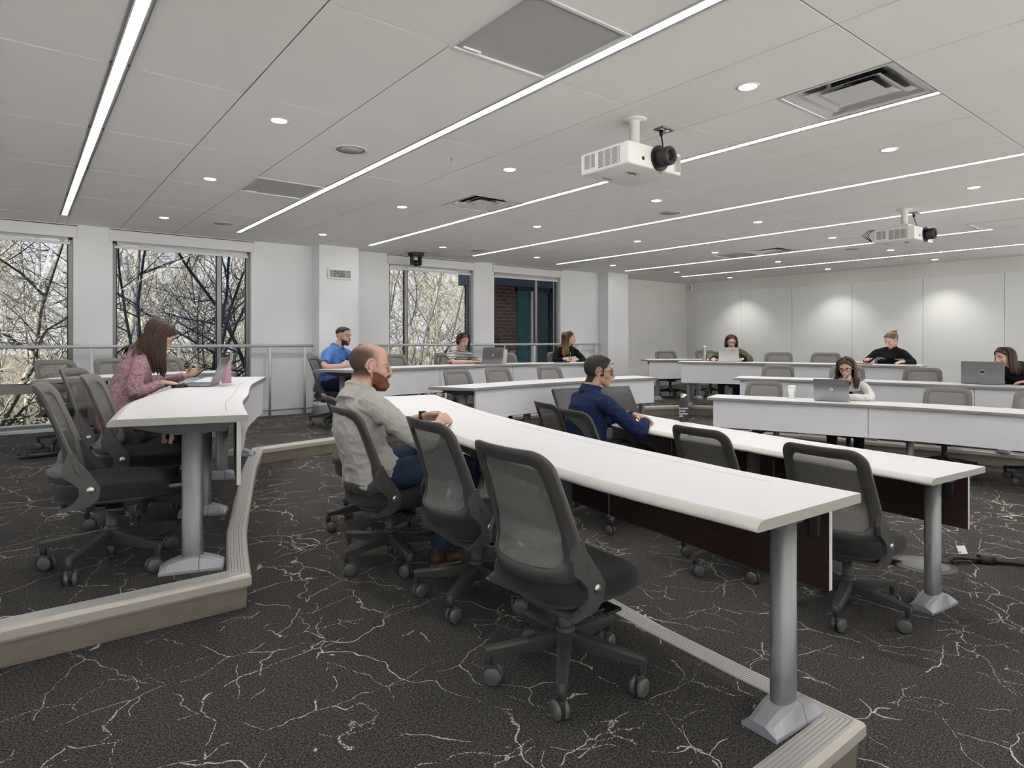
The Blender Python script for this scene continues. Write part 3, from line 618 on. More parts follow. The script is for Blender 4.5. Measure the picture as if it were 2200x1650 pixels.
# 8 woman with bun
def x_bun(root,H,body,s,Lc,K):
    mb=MB(); sh=shell(body,H,cap_pred(.066,.009,-.005,-.055),s,.1,50); mb.add([v.co.copy() for v in sh.vertices],[list(f.vertices) for f in sh.polygons],0,True)
    rnd=random.Random(4)
    for k in range(60):
        a=rnd.uniform(0,6.28); b=rnd.uniform(-1,1); c=V(-.105,0,.075); P=[H@(c+V(.030*math.cos(a+q*.9)+.008*b,.034*math.sin(a+q*.9),.030*math.sin(a*1.7+q*.8+b))) for q in range(4)]; mb.tube(P,[.006,.008,.008,.004],5)
    mb.ball(H@V(-.105,0,.075),(.040,.041,.038),0,H.to_3x3().to_4x4()); mb.tube([H@V(-.115,0,.06),H@V(-.135,.01,.035),H@V(-.150,.012,.025)],[.012,.010,.004],7); mb.build('hair',H_lt,root,fix=False)
    brows(root,H,H_lt,s,.002); lips(root,H,LIP,s); MB().tube([H@V(-.004,.082,-.03),H@V(-.004,.084,-.06)],.003,6).build('earring',mat('gold',(.7,.5,.2),.3,1.),root)
person('woman with a hair bun in a black mock-neck sweater, head bent over her papers',(10.18,3.90),-160,2,(.13,.02,1.075),163,26,0,neck=(.05,.02,.95),chest=(-.0,0,.76),pelvis=(-.09,0,.50),sh=.175,shz=.885,shx=.03,
 elR=(.14,-.29,.765),elL=(.16,.29,.755),wrR=(.36,-.26,.80),wrL=(.36,.17,.775),handR=dict(D=(.8,-.2,.1),N=(.1,.3,-.9),curl=(.5,.6,.4)),handL=dict(D=(.8,-.5,-.05),curl=(.3,.5,.3)),
 skin=SK_P,top=G_black,bottom=P_dark,shoe=shoe2,fem=1,build=.98,vox=.0062,extra=x_bun,seed=13,collar=.062,hs=.98)
# 9 woman resting chin
def x_chn(root,H,body,s,Lc,K):
    longhair(root,body,H,s,H_br,Lc,K,n=115,L=(.24,.31),top=(.064,-.08),azs=(64,180),seed=15,wave=.010,r=.0080); brows(root,H,H_dk,s,.0022); glasses(root,H,M['black'],s,.025,.0195,.0022)
    MB().tube([K['wR']-(K['wR']-K['eR']).normalized()*.035,K['wR']-(K['wR']-K['eR']).normalized()*.01],[.040,.036],14).build('black_cuff',G_black,root)
    sections_=MB(); c=K['chs']; n=K['nk']; sections(sections_,[(c+Lc((.075,0,-.14)),.07,.05),(c+Lc((.082,0,0)),.065,.048),(n+Lc((.045,0,-.01)),.045,.035)],18,Lc((0,1,0))); sections_.build('black_top',G_black,root)
person('woman with glasses in an off-white jacket resting her chin on her hand',(7.44,3.30),-159,0,(.13,.0,1.075),-165,10,4,neck=(.055,.0,.94),chest=(.02,0,.76),pelvis=(-.08,0,.49),sh=.165,shz=.87,shx=.045,
 elR=(.28,-.13,.765),elL=(.24,.24,.765),wrR=(.225,-.045,.905),wrL=(.33,-.04,.775),handR=dict(D=(-.10,.85,.50),N=(-.55,-.15,.80),curl=(.35,.35,.3),spread=.04),handL=dict(D=(.2,-1,0),curl=(.3,.4,.3)),
 skin=SK_F,top=G_white,bottom=P_dark,shoe=shoe2,fem=1,build=.88,vox=.0055,extra=x_chn,seed=16,top_name='jacket',hs=.97,fold=1.4)
# 10 woman at right edge
def x_rgt(root,H,body,s,Lc,K):
    longhair(root,body,H,s,H_br,Lc,K,n=115,L=(.20,.27),top=(.064,-.08),azs=(72,180),seed=18,wave=.012,r=.0080); brows(root,H,H_dk,s,.0022); lips(root,H,LIP,s)
person('woman in black at the right edge, cheek on her fist behind the large laptop',(9.12,2.13),-168,1,(.13,-.12,1.03),150,2,10,neck=(.03,-.02,.90),chest=(-.02,.02,.73),pelvis=(-.10,.03,.48),sh=.165,shz=.845,shx=.0,
 elR=(.20,-.20,.77),elL=(.18,.27,.765),wrR=(.135,-.075,.925),wrL=(.33,.10,.775),handR=dict(D=(.12,-.02,1),N=(-.2,-.5,.15),curl=(1.1,1.3,.9),thumb=(.9,.1,.4)),handL=dict(D=(.5,-.8,0),curl=(.3,.4,.3)),
 skin=SK_P,top=G_black,bottom=P_dark,shoe=shoe2,fem=1,build=.92,vox=.0055,extra=x_rgt,seed=19,hs=.97)
# ---------------------------------------------------------------- room
XW,XE,YS,YN=-3.4,13.0,-3.2,9.2
P1=[(-3.4,.92),(2.14,.92),(2.15,1.3),(2.18,1.75),(2.26,2.3),(2.45,3.2),(2.63,3.9),(2.85,4.6),(3.15,5.15),(3.75,5.52),(4.5,5.64),(5.25,5.7),(6.1,5.68),(6.9,5.55),(7.55,5.1),(7.8,4.7),(8.1,4.0),(8.35,2.9),(8.58,1.9),(8.65,.92),(13.0,.92)]
P2=[(-3.4,3.05),(.83,3.05),(.90,3.35),(1.0,3.75),(1.17,4.3),(1.36,4.9),(1.55,5.5),(1.90,6.48),(2.84,6.68),(3.6,6.92),(4.45,7.05),(5.5,7.04),(6.4,6.95),(7.3,6.80),(7.98,6.70),(8.73,6.39),(8.95,5.95),(9.3,5.0),(9.6,3.9),(9.75,3.05),(13.0,3.05)]
def tier(name,P,z0,z1):
    poly=[Vector((*p,0)) for p in P]+[V(13.2,9.8,0),V(-3.6,9.8,0)]
    from mathutils.geometry import tessellate_polygon
    n=len(poly); vs=[V(p.x,p.y,z1) for p in poly]+[V(p.x,p.y,z0) for p in poly]; T=tessellate_polygon([poly])
    mb=MB().add(vs,[tuple(t) for t in T]+[tuple(n+i for i in t) for t in T]+[(i,(i+1)%n,n+(i+1)%n,n+i) for i in range(n)])
    return struct(mb.build(name,M['carpet']))
struct(MB().box(XW-.2,XE+.2,YS-.2,9.8,-.12,0).build('floor',M['carpet']))
tier('floor_middle_tier',P1,0.001,Z1); tier('floor_upper_tier',P2,Z1+.001,Z2)
def nosing(name,P,zlo,zhi):
    mb=MB(); path=[Vector((*p,0)) for p in P]
    pr=[(.0,zlo+.002),(.003,zhi-.062),(.003,zhi-.058)]; mt=[2,1]
    pr+=[(.016,zhi-.056),(.022,zhi-.045),(.022,zhi-.012),(.016,zhi-.002),(.006,zhi+.004)]; mt+=[1]*5
    o=.004; z=zhi+.004
    for k in range(6):
        pr+=[(o-.0095,z),(o-.0105,z-.0025),(o-.0125,z-.0025),(o-.0135,z)]; mt+=[0,0,3,0]; o-=.0135
    pr+=[(o-.004,z),(o-.007,zhi-.004)]; mt+=[0,0]
    sweep(mb,path,pr,mt+[0],side=-1)
    # fixing screws on the kick plate
    for a,b in zip(path,path[1:]):
        L=(b-a).length; n=max(1,int(L/.75))
        for k in range(n):
            p=a.lerp(b,(k+.5)/n if n>1 or L<1 else .5); d=(b-a).normalized(); nn=V(d.y,-d.x,0)
            q=p+nn*.004; mb.cyl(V(q.x,q.y,zlo+.03),V(q.x+nn.x*.003,q.y+nn.y*.003,zlo+.03),.0045,8,4)
    return struct(mb.build(name,[M['nose_top'],M['nose_front'],M['kick'],M['groove'],M['bolt']]))
nosing('trim_1',P1,Z0,Z1); nosing('trim_2',P2,Z1,Z2)
# walls
WIN=[(-1.13,.52,-.72),(.92,2.57,2.17),(4.70,6.35,5.05),(6.80,8.43,7.87)]
ZT=ZC+.02
mb=MB(); x=XW-.15
for a,b,_ in WIN:
    mb.box(x,a,YN,YN+.22,Z2-.05,ZT); mb.box(a,b,YN,YN+.22,2.66,ZT); mb.box(a,b,YN,YN+.22,0,Z2+.02); x=b
mb.box(x,10.15,YN,YN+.22,0,ZT); mb.box(10.0,10.15,YN+.2,9.8,0,ZT)
struct(mb.build('wall_north',M['wall']))
struct(MB().box(10.1,13.15,9.6,9.8,0,ZT).build('wall_north_east',M['wall_warm']))
struct(MB().box(XE,XE+.15,2.3,9.8,0,ZT).box(XE,XE+.15,YS-.15,-2.9,0,ZT).box(XE,XE+.15,-2.9,2.3,0,.1).box(XE,XE+.15,-2.9,2.3,2.74,ZT).box(XE,XE+.15,-.4,-.2,0,ZT).build('wall_east',M['wall_warm']))  # unseen near openings, added to bring more light to the far right
mb=MB(); ys_=[YS-.15,-2.9,-.2,0,2.9,3.3,6.2,6.5,8.9,9.4]  # unseen west openings, added to let daylight in on the left
for i in range(len(ys_)-1):
    if i%2==0: mb.box(XW-.15,XW,ys_[i],ys_[i+1],0,ZT)
    else: mb.box(XW-.15,XW,ys_[i],ys_[i+1],0,.36); mb.box(XW-.15,XW,ys_[i],ys_[i+1],2.7,ZT)
struct(mb.build('wall_west',M['wall']))
mb=MB(); xs=[XW-.15,-3.2,.8,1.0,4.8,5.0,8.8,9.0,12.8,XE+.15]  # unseen wide south openings, added so daylight reaches the ceiling
for i in range(0,len(xs)-1):
    if i%2==0: mb.box(xs[i],xs[i+1],YS-.15,YS,0,ZT)
    else: mb.box(xs[i],xs[i+1],YS-.15,YS,0,.08); mb.box(xs[i],xs[i+1],YS-.15,YS,2.76,ZT)
struct(mb.build('wall_south',M['wall']))
struct(MB().box(XW-2.6,XE+2.6,YS-3.2,10.1,ZC+.22,ZC+.5).build('roof',M['wall']))  # unseen overhang, made deep to keep direct sun out of the room
struct(MB().box(3.44,4.05,8.93,YN+.01,Z2-.02,ZT).build('column_clock',M['wall']))
struct(MB().box(9.50,10.11,8.93,YN+.01,Z2-.02,ZT).build('column_corner',M['wall']))
struct(MB().box(3.434,4.056,8.924,YN,Z2,Z2+.13).build('baseboard_column',M['base']))
struct(MB().box(9.494,10.116,8.924,YN,Z2,Z2+.1).build('baseboard_corner_column',M['base']))
struct(MB().box(10.11,XE-.002,9.59,9.602,Z2,Z2+.1).build('baseboard_north_east',M['base']))
struct(MB().box(XE-.012,XE+.002,2.4,9.6,Z2,Z2+.1).build('baseboard_east',M['base']))
# whiteboard panels on the east wall
ys=[9.29,8.10,6.89,5.66,4.42,3.21,2.35,.77,-.45]
for i,(a,b) in enumerate(zip(ys,ys[1:])):
    nm=['leftmost in the far corner of the room','second from the far corner','third from the far corner','fourth from the far corner','fifth from the far corner','at the right picture edge','',''][i]
    if i>5: break
    mb=MB().rbox(XE-.014,XE-.001,b+.003,a-.003,Z2+.12,2.53,.003)
    tag(mb.build('wall_panel',M['board']),'tall glossy pale gray marker wall panel, '+nm,'wall panel','marker wall panels')
# windows
glass=bpy.data.materials.new('window_glass'); glass.use_nodes=True; t=NT(glass); t.t.nodes.remove(t.b)
tr=t.n('ShaderNodeBsdfTransparent'); tr.inputs[0].default_value=(.97,.98,.98,1); gl=t.n('ShaderNodeBsdfGlossy'); gl.inputs['Roughness'].default_value=.01
fr=t.n('ShaderNodeFresnel'); fr.inputs[0].default_value=1.5; mx=t.n('ShaderNodeMixShader')
t.l(t.math('MULTIPLY',fr.outputs[0],.4,clamp=True),mx.inputs[0]); t.l(tr.outputs[0],mx.inputs[1]); t.l(gl.outputs[0],mx.inputs[2]); t.l(mx.outputs[0],t.t.nodes['Material Output'].inputs['Surface'])
M['glass']=glass
shade=bpy.data.materials.new('shade_screen_cloth'); shade.use_nodes=True; t=NT(shade); t.b.inputs['Base Color'].default_value=(.7,.7,.7,1); t.b.inputs['Roughness'].default_value=.8
tr=t.n('ShaderNodeBsdfTransparent'); mx=t.n('ShaderNodeMixShader'); mx.inputs[0].default_value=.42; t.l(t.b.outputs[0],mx.inputs[1]); t.l(tr.outputs[0],mx.inputs[2]); t.l(mx.outputs[0],t.t.nodes['Material Output'].inputs['Surface'])
for i,(a,b,mul) in enumerate(WIN):
    y0,y1=YN+.085,YN+.135; fw=.045; zb=Z2+.02; zt=2.66
    w=MB(); w.box(a,b,y0,y1,zb,zb+.05); w.box(a,b,y0,y1,zt-.05,zt); w.box(a,a+fw,y0,y1,zb,zt); w.box(b-fw,b,y0,y1,zb,zt)
    w.box(mul-.027,mul+.027,y0,y1,zb,zt); w.box(a,b,y0-.002,y1,.765,.875)
    fo=struct(w.build('window_%d'%(i+1),M['frame_win']))
    g=MB(); e=.012
    for xa,xb in ((a+fw,mul-.027),(mul+.027,b-fw)):
        for za,zc in ((zb+.05,.765),(.875,zt-.05)):
            g.box(xa,xa+e,y0+.004,y1-.01,za,zc); g.box(xb-e,xb,y0+.004,y1-.01,za,zc); g.box(xa,xb,y0+.004,y1-.01,za,za+e*.6)
    g.build('window_gasket',M['gasket'],fo)
    p=MB()
    for xa,xb in ((a+fw,mul-.027),(mul+.027,b-fw)):
        for za,zc in ((zb+.05,.765),(.875,zt-.05)): p.add([V(xa,y0+.03,za),V(xb,y0+.03,za),V(xb,y0+.03,zc),V(xa,y0+.03,zc)],[(0,1,2,3)])
    p.build('window_pane',M['glass'],fo,fix=False)
    s=thing('roller_shade',['rolled-up roller shade over the leftmost window','rolled-up roller shade over the wide window behind the woman in the pink sweater','rolled-up roller shade over the window behind the ceiling camera','rolled-up roller shade over the window showing the brick wall'][i],'window shade',((a+b)/2,YN,2.7),0,'roller shades above the windows')
    W=b-a; hw=W/2+.035
    MB().rbox(-hw,hw,-.02,.07,-.075,.062,.004).build('fascia',M['shade_box'],s)
    MB().box(-hw-.002,hw+.002,-.022,.07,.064,.070).build('mounting_gap',M['gasket'],s)
    MB().add([V(-W/2+.05,.045,-.07),V(W/2-.05,.045,-.07),V(W/2-.05,.045,-.13),V(-W/2+.05,.045,-.13)],[(0,1,2,3)]).build('shade_cloth',shade,s,fix=False)
    MB().rbox(-W/2+.02,W/2-.03,.036,.054,-.158,-.125,.003).build('hem_bar',M['shade_box'],s)
    struct(MB().box(a-.0,b+.0,YN-.012,YN+.09,Z2,Z2+.03).build('trim_sill_%d'%(i+1),M['white']))
# ---------------------------------------------------------------- ceiling
SX=[.403,2.235,4.06,5.91,7.76,9.61,11.45]
YL=[-2.36,-1.14,.08,1.30,2.515,3.73,4.95,6.16,7.38,8.60]
xl=[XW-.1,-3.26+.0]
cols=[]
s_prev=[-3.28,-1.44]+SX+[13.3]
for a,b in zip(s_prev,s_prev[1:]):
    cols+= [(a+.052,a+.595),(a+.603,a+1.196),(a+1.204,b-.052)]
cols=[(max(XW,a),min(XE,b)) for a,b in cols if b>XW and a<XE-.05]
cols.insert(0,(XW,-3.34)) 
rows_=[(YS,YL[0]-.004)]+[(a+.004,b-.004) for a,b in zip(YL,YL[1:])]+[(YL[-1]+.003,9.2)]
OPEN=[(1.60,1.92),(1.60,5.56),(3.44,1.30),(3.44,4.95),(8.96,5.53),(8.96,4.95),(8.96,1.98)]  # openings (x0,y0) of half panels
mb=MB()
for (a,b) in cols:
    for (c,d) in rows_:
        cut=None
        segs=[(c,d)]
        for ox,oy in OPEN:
            if abs((a+b)/2-(ox+.3))<.16 and c-.05<=oy+.01 and oy+.6<=d+.06:
                n=[]
                for s0,s1 in segs:
                    lo,hi=oy,oy+.61
                    if lo-s0>.05: n.append((s0,min(s1,lo-.003)))
                    if s1-hi>.05: n.append((max(s0,hi+.003),s1))
                    if hi<=s0 or lo>=s1: n.append((s0,s1))
                segs=list(dict.fromkeys(n))
        for s0,s1 in segs:
            mb.box(a,b,s0,s1,ZC,ZC+.018,0)
mb.box(10.1,XE,9.2,9.6,ZC,ZC+.018,0)
mb.box(XW-.1,XE+.1,YS-.1,9.7,ZC+.16,ZC+.2,1)
# grid bars behind the joints
for s in s_prev[1:-1]:
    for k,o in enumerate((.599,1.2)):
        if XW<s+o<XE: mb.box(s+o-.010,s+o+.010,YS,9.2,ZC+.006,ZC+.02,2)
    mb.box(s-.056,s+.056,YS,9.2,ZC+.03,ZC+.05,1) 
for y in YL: mb.box(XW,XE,y-.006,y+.006,ZC+.005,ZC+.019,2)
# fill of unlit slots
for s,(y0,y1) in zip(SX,[(8.57,9.2)]*7):
    mb.box(s-.05,s+.05,y0,y1,ZC,ZC+.018,0)
mb.box(SX[2]-.05,SX[2]+.05,YS,1.297,ZC,ZC+.018,0); mb.box(SX[5]-.05,SX[5]+.05,YS,2.497,ZC,ZC+.018,0)
for s in (-1.44,): mb.box(s-.05,s+.05,YS,9.2,ZC,ZC+.018,0)
M['grid']=mat('ceiling_grid_gray',(.26,.25,.24),.6)
struct(mb.build('ceiling',[M['panel_ceil'],M['ceil_gap'],M['grid']]))
# linear lights
LE=18.
M['lens']=mat('lit_diffuser',(1,1,1),.5,emit=(1.0,.985,1.0),estr=LE)
M['dlens']=mat('lit_downlight',(1,1,1),.5,emit=(1,.985,.96),estr=16.)
seg=[(-3.1,8.57),(-3.1,8.57),(1.30,8.57),(-3.1,8.57),(-3.1,8.57),(2.50,8.57),(-3.1,8.57)]
LL=['leftmost long slot light near the left windows','long slot light crossing the picture top beside the perforated grille','slot light passing behind the nearer projector','slot light just beyond the nearer projector','slot light passing above the farther projector','short slot light ending behind the farther projector','slot light closest to the marker wall']
for s,(y0,y1),lb in zip(SX,seg,LL):
    th_=thing('linear_light','lit white '+lb,'ceiling light',(s,(y0+y1)/2,ZC),0,'recessed slot lights'); h=(y1-y0)/2
    w=MB()
    for sg in (-1,1):
        w.box(min(sg*.030,sg*.024),max(sg*.030,sg*.024),-h,h,-.002,.028); w.box(min(sg*.054,sg*.046),max(sg*.054,sg*.046),-h,h,-.003,.02)
        w.box(min(sg*.030,sg*.046),max(sg*.030,sg*.046),-h,h,.012,.016)
    w.box(-.05,.05,-h,-h+.003,-.002,.02); w.box(-.05,.05,h-.003,h,-.002,.02)
    w.build('housing',M['tbar'],th_)
    MB().box(-.0235,.0235,-h+.004,h-.004,.004,.012).build('diffuser',M['lens'],th_)
# downlights
base=None; DL=[(1.30,(4.05,5.88,8.06)),(3.15,(1.92,4.05,5.88,8.06)),(5.0,(1.92,4.05,5.88,8.06)),(6.85,(1.92,4.05,5.88,8.06)),(8.70,(4.05,5.88,8.06)),(10.6,(4.05,5.88,8.06)),(12.45,(4.05,5.88,8.03))]
coln=['first column from the left windows','second column','third column','fourth column','fifth column','sixth column','last column beside the marker wall']
def rown(y): return 'nearest the camera' if y<2 else 'second row back' if y<5 else 'third row back' if y<7 else 'closest to the windows'
k=0
for ci,(x,yy) in enumerate(DL):
    for y in yy:
        lab='small round lit downlight, %s, %s'%(coln[ci],rown(y) if not (ci in(0,4,5,6) and y<5) else 'nearest visible row')
        if base is None:
            base=thing('downlight',lab,'ceiling light',(x,y,ZC),0,'round downlights'); 
            MB().lathe([(.047,.03),(.047,-.001),(.050,-.004),(.062,-.002),(.062,.001)],28).build('trim_ring',M['tbar'],base)
            MB().lathe([(.0,-.0015),(.0465,-.0015)],28).build('lens',M['dlens'],base,fix=False); index_children()
        else:
            o=copy_tree(base); o.location=(x,y,ZC); o['label']=lab
for x,yy in DL:
    for y in yy:
        l=bpy.data.lights.new('downlight_beam','SPOT'); l.energy=DLW; l.spot_size=rad(105); l.spot_blend=.7; l.shadow_soft_size=.045; l.color=(1,.97,.92)
        lo=bpy.data.objects.new('downlight_beam',l); C.objects.link(lo); lo.location=(x,y,ZC-.012)
SPK=[(1.91,4.35,'large one above the bald man'),(1.92,8.04,'near the left windows'),(5.60,4.35,'beyond the nearer projector'),(5.60,8.01,'beside the ceiling camera'),(10.0,4.35,'left of the farther projector'),(9.99,8.03,'far back near the corner')]
M['spk']=speckled('speaker_grille',(.36,.36,.36),(.46,.46,.46),500,.6,.2); base=None
for x,y,lb in SPK:
    lab='flush round gray ceiling speaker, '+lb
    if base is None:
        base=thing('ceiling_speaker',lab,'speaker',(x,y,ZC),0,'ceiling speakers')
        MB().lathe([(.103,-.001),(.106,-.005),(.122,-.003),(.122,.001)],32).build('rim',M['tbar'],base)
        MB().lathe([(0,-.003),(.103,-.002)],32).build('grille',M['spk'],base,fix=False); index_children()
    else:
        o=copy_tree(base); o.location=(x,y,ZC); o['label']=lab
# perforated return grilles
pf=mat('perforated_metal',(.5,.5,.5),.5); t=NT(pf); co=t.coord('Object'); sp=t.n('ShaderNodeSeparateXYZ'); t.l(co,sp.inputs[0])
h=t.math('MULTIPLY',t.math('SINE',t.math('MULTIPLY',sp.outputs[0],700)),t.math('SINE',t.math('MULTIPLY',sp.outputs[1],700)))
t.col(t.ramp(t.math('ABSOLUTE',h),[(.25,(.62,.62,.62)),(.55,(.24,.24,.25))])); M['perf']=pf
for x0,y0,lb in ((1.60,1.92,'big perforated square grille at the top of the picture'),(1.60,5.56,'perforated square grille between the two left slot lights'),(8.96,5.53,'far perforated square grille beside the small diffuser'),(8.96,1.98,'perforated square grille at the right picture edge')):
    o=thing('return_grille',lb+', recessed in the white ceiling','air grille',(x0+.3,y0+.305,ZC),0,'perforated return grilles')
    MB().box(-.3,.3,-.3,.3,.004,.008).build('perforated_plate',M['perf'],o)
    f=MB()
    for a,b,c,d in ((-.3,.3,-.305,-.288),(-.3,.3,.288,.305),(-.3,-.283,-.288,.288),(.283,.3,-.288,.288)): f.box(a,b,c,d,-.006,.012)
    f.build('frame',M['tbar'],o)
    MB().rbox(-.24,-.14,.262,.274,-.004,.006,.002).build('latch',M['white'],o)
M['diff']=mat('brushed_bright_metal',(.80,.80,.80),.28,.75)
# square cone diffusers in polished metal
def diffuser(x0,y0,lb):
    o=thing('air_diffuser',lb,'air diffuser',(x0+.3,y0+.305,ZC),0,'polished square air diffusers')
    def ring(r0,z0,r1,z1,n=6):
        m=MB(); R=[]
        for i in range(n+1):
            t_=i/n; r=r0+(r1-r0)*t_; z=z0+(z1-z0)*(t_**1.6); R.append([V(sx*r,sy*r,z) for sx,sy in ((-1,-1),(1,-1),(1,1),(-1,1))])
        vs=[v for q in R for v in q]
        m.add(vs,[(i*4+j,i*4+(j+1)%4,(i+1)*4+(j+1)%4,(i+1)*4+j) for i in range(n) for j in range(4)],0,False); return m
    mb=MB(); mb.box(-.303,.303,-.305,-.29,-.004,.004); mb.box(-.303,.303,.29,.305,-.004,.004); mb.box(-.303,-.288,-.29,.29,-.004,.004); mb.box(.288,.303,-.29,.29,-.004,.004)
    mb.build('frame',M['diff'],o)
    ring(.29,.0,.12,.12).build('outer_cone',M['diff'],o,fix=False)
    ring(.205,.004,.10,.075).build('middle_cone',M['diff'],o,fix=False)
    c=ring(.135,.006,.06,.045); c.add([V(-.135,-.135,.006),V(.135,-.135,.006),V(.135,.135,.006),V(-.135,.135,.006)],[(0,1,2,3)]); c.build('centre_plate',M['diff'],o,fix=False)
    MB().lathe([(.125,.11),(.118,.155),(0,.155)],28).build('duct_neck',M['black_m'],o,fix=False)
diffuser(3.44,1.30,'large polished square air diffuser with a dark duct at the upper right'); diffuser(3.44,4.95,'polished square air diffuser in mid ceiling left of the nearer projector'); diffuser(8.96,4.95,'small far polished air diffuser between the slot lights')
# ---------------------------------------------------------------- hand rails
def rail(x0,x1,posts,lb):
    o=thing('guard_rail',lb,'railing',((x0+x1)/2,9.1,Z2)); cx=(x0+x1)/2
    MB().cyl(V(x0-cx,0,1.0),V(x1-cx,0,1.0),.021,14).build('top_rail',M['rail'],o); MB().cyl(V(x0-cx,0,.095),V(x1-cx,0,.095),.017,12).build('bottom_rail',M['rail'],o)
    for p in posts: MB().cyl(V(p-cx,0,0),V(p-cx,0,.985),.019,12).build('post',M['rail'],o)
rail(-3.3,3.41,[-2.5,-1.4,-.35,.69,1.64,2.79,3.29],'pale gray pipe guard rail in front of the two left windows')
rail(4.08,9.46,[4.63,5.65,6.71,7.67,8.85,9.31],'pale gray pipe guard rail in front of the two right windows')
# ---------------------------------------------------------------- tables
def offs(path,d):
    out=[]
    for i,p in enumerate(path):
        a=path[max(i-1,0)]; b=path[min(i+1,len(path)-1)]; t=(b-a).normalized(); out.append(p+V(-t.y,t.x,0)*d)
    return out
def table(label,lvl,F,U,legs,seams,side,legf=.41):
    N=49; F=resample(cr(F),N); U=resample(cr(U),N); z=LV[lvl]
    c=sum((p for p in F+U),V(0,0,0))/(2*N); o=thing('curved_table',label,'table',(c.x,c.y,z),0,'curved seminar tables')
    F=[p-c for p in F]; U=[p-c for p in U]
    rows=[]
    for f,u in zip(F,U):
        d=u-f; w=d.length; d=d/w
        rows.append([f+d*a+V(0,0,TH+b) for a,b in ((.002,-.032),(0,-.028),(0,-.003),(.003,0),(w-.040,0),(w-.018,-.004),(w-.003,-.016),(w,-.026),(w-.006,-.032))])
    k=9; mats=[1,1,1,0,2,2,2,2,1]; mb=MB(); vs=[v for r in rows for v in r]; mb.v=[tuple(v) for v in vs]
    for i in range(N-1):
        for j in range(k):
            mb.f.append([i*k+j,i*k+(j+1)%k,(i+1)*k+(j+1)%k,(i+1)*k+j]); mb.m.append(mats[j]); mb.sm.append(j in(4,5,6,7))
    for e in (0,N-1): mb.f.append([e*k+j for j in range(k)]); mb.m.append(1); mb.sm.append(False)
    mb.build('tabletop',[M['lam'],M['edge'],M['edge_lt']],o)
    def st(s):
        x=s*(N-1); i=min(N-2,int(x)); t=x-i; return F[i].lerp(F[i+1],t),U[i].lerp(U[i+1],t)
    # cable groove
    g=MB(); L=[]; 
    for i in range(3,N-3):
        f,u=F[i],U[i]; d=(u-f).normalized(); L.append((f+d*.088,f+d*.0905))
    vs=[p+V(0,0,TH+.0006) for a in L for p in a]; g.add(vs,[(2*i,2*i+1,2*i+3,2*i+2) for i in range(len(L)-1)]); g.build('cable_groove',M['groove'],o,fix=False)
    # modesty panels
    S=[.018]+list(seams)+[.982]
    for a,b in zip(S,S[1:]):
        mb=MB(); n=12; P=[]; 
        for i in range(n+1):
            f,u=st(a+.0007+(b-a-.0014)*i/n); d=(u-f).normalized(); P.append((f+d*.030,f+d*.049))
        vs=[]
        for p,q in P: vs+=[p+V(0,0,.39),p+V(0,0,TH-.032),q+V(0,0,TH-.032),q+V(0,0,.39)]
        mb.v=[tuple(v) for v in vs]
        for i in range(n):
            for j,m in enumerate((0,2,1,2)): mb.f.append([i*4+j,i*4+(j+1)%4,(i+1)*4+(j+1)%4,(i+1)*4+j]); mb.m.append(m); mb.sm.append(False)
        for e in (0,n): mb.f.append([e*4+j for j in range(4)]); mb.m.append(2); mb.sm.append(False)
        mb.build('modesty_panel',[M['lampanel'],M['brown'],M['edge_lt']],o)
    for s in legs:
        f,u=st(s); d=(u-f).normalized(); p=f.lerp(u,legf); ang=math.atan2(d.y,d.x); R=Matrix.Translation(p)@Matrix.Rotation(ang,4,'Z')
        mb=MB(); n=28; pr=[]
        for zz in (.05,TH-.08): pr.append([R@V(math.copysign(abs(math.cos(a))**.75,math.cos(a))*.046,math.copysign(abs(math.sin(a))**.75,math.sin(a))*.033,zz) for a in [2*PI*j/n for j in range(n)]])
        mb.add(pr[0]+pr[1],[(j,(j+1)%n,n+(j+1)%n,n+j) for j in range(n)]+[list(range(n,2*n))],0,True)
        leg=mb.build('leg',M['alu'],o)
        # cast foot: two halves with a joint line
        mb=MB()
        for (x0,x1) in ((-.135,-.034),(-.031,.135)):
            K=8; vs=[]
            for i in range(K+1):
                x=x0+(x1-x0)*i/K; q=abs(x)/.135; h=.072-.040*q**1.7; w0=.062; w1=.050-.012*q
                vs+=[R@V(x,-w0,0),R@V(x,-w0,.012),R@V(x,-w1,h-.008),R@V(x,-w1*.55,h),R@V(x,w1*.55,h),R@V(x,w1,h-.008),R@V(x,w0,.012),R@V(x,w0,0)]
            b=len(mb.v); mb.v.extend([tuple(v) for v in vs])
            for i in range(K):
                for j in range(8): mb.f.append([b+i*8+j,b+i*8+(j+1)%8,b+(i+1)*8+(j+1)%8,b+(i+1)*8+j]); mb.m.append(0); mb.sm.append(False)
            for e in (0,K): mb.f.append([b+e*8+j for j in range(8)]); mb.m.append(0); mb.sm.append(False)
        mb.cyl(R@V(.06,-.062,.03),R@V(.06,-.066,.03),.008,12,0)
        mb.build('foot',M['foot'],leg)
        # cantilever arm with tapered ends
        mb=MB(); w=(u-f).length; a0=-legf*w+.055; a1=(1-legf)*w-.075; hz=TH-.033
        vs=[]
        for yy in (-.028,.028): vs+=[R@V(a0,yy,hz),R@V(a0+.03,yy,hz-.030),R@V(-.055,yy,hz-.058),R@V(.075,yy,hz-.058),R@V(a1-.03,yy,hz-.022),R@V(a1,yy,hz)]
        mb.add(vs,[(0,1,2,3,4,5),(6,7,8,9,10,11)]+[(j,(j+1)%6,6+(j+1)%6,6+j) for j in range(6)]); mb.build('support_arm',M['tray'],o)
        if 0.02<s<.98:
            q=f+d*.0495; mb=MB(); Rq=Matrix.Translation(q)@Matrix.Rotation(ang,4,'Z'); mb.rbox(0,.012,-.022,.022,.56,.665,.008,0,Rq); mb.build('panel_bracket',M['black_m'],o)
    # cable tray under the top
    mb=MB(); P=[]; n=24
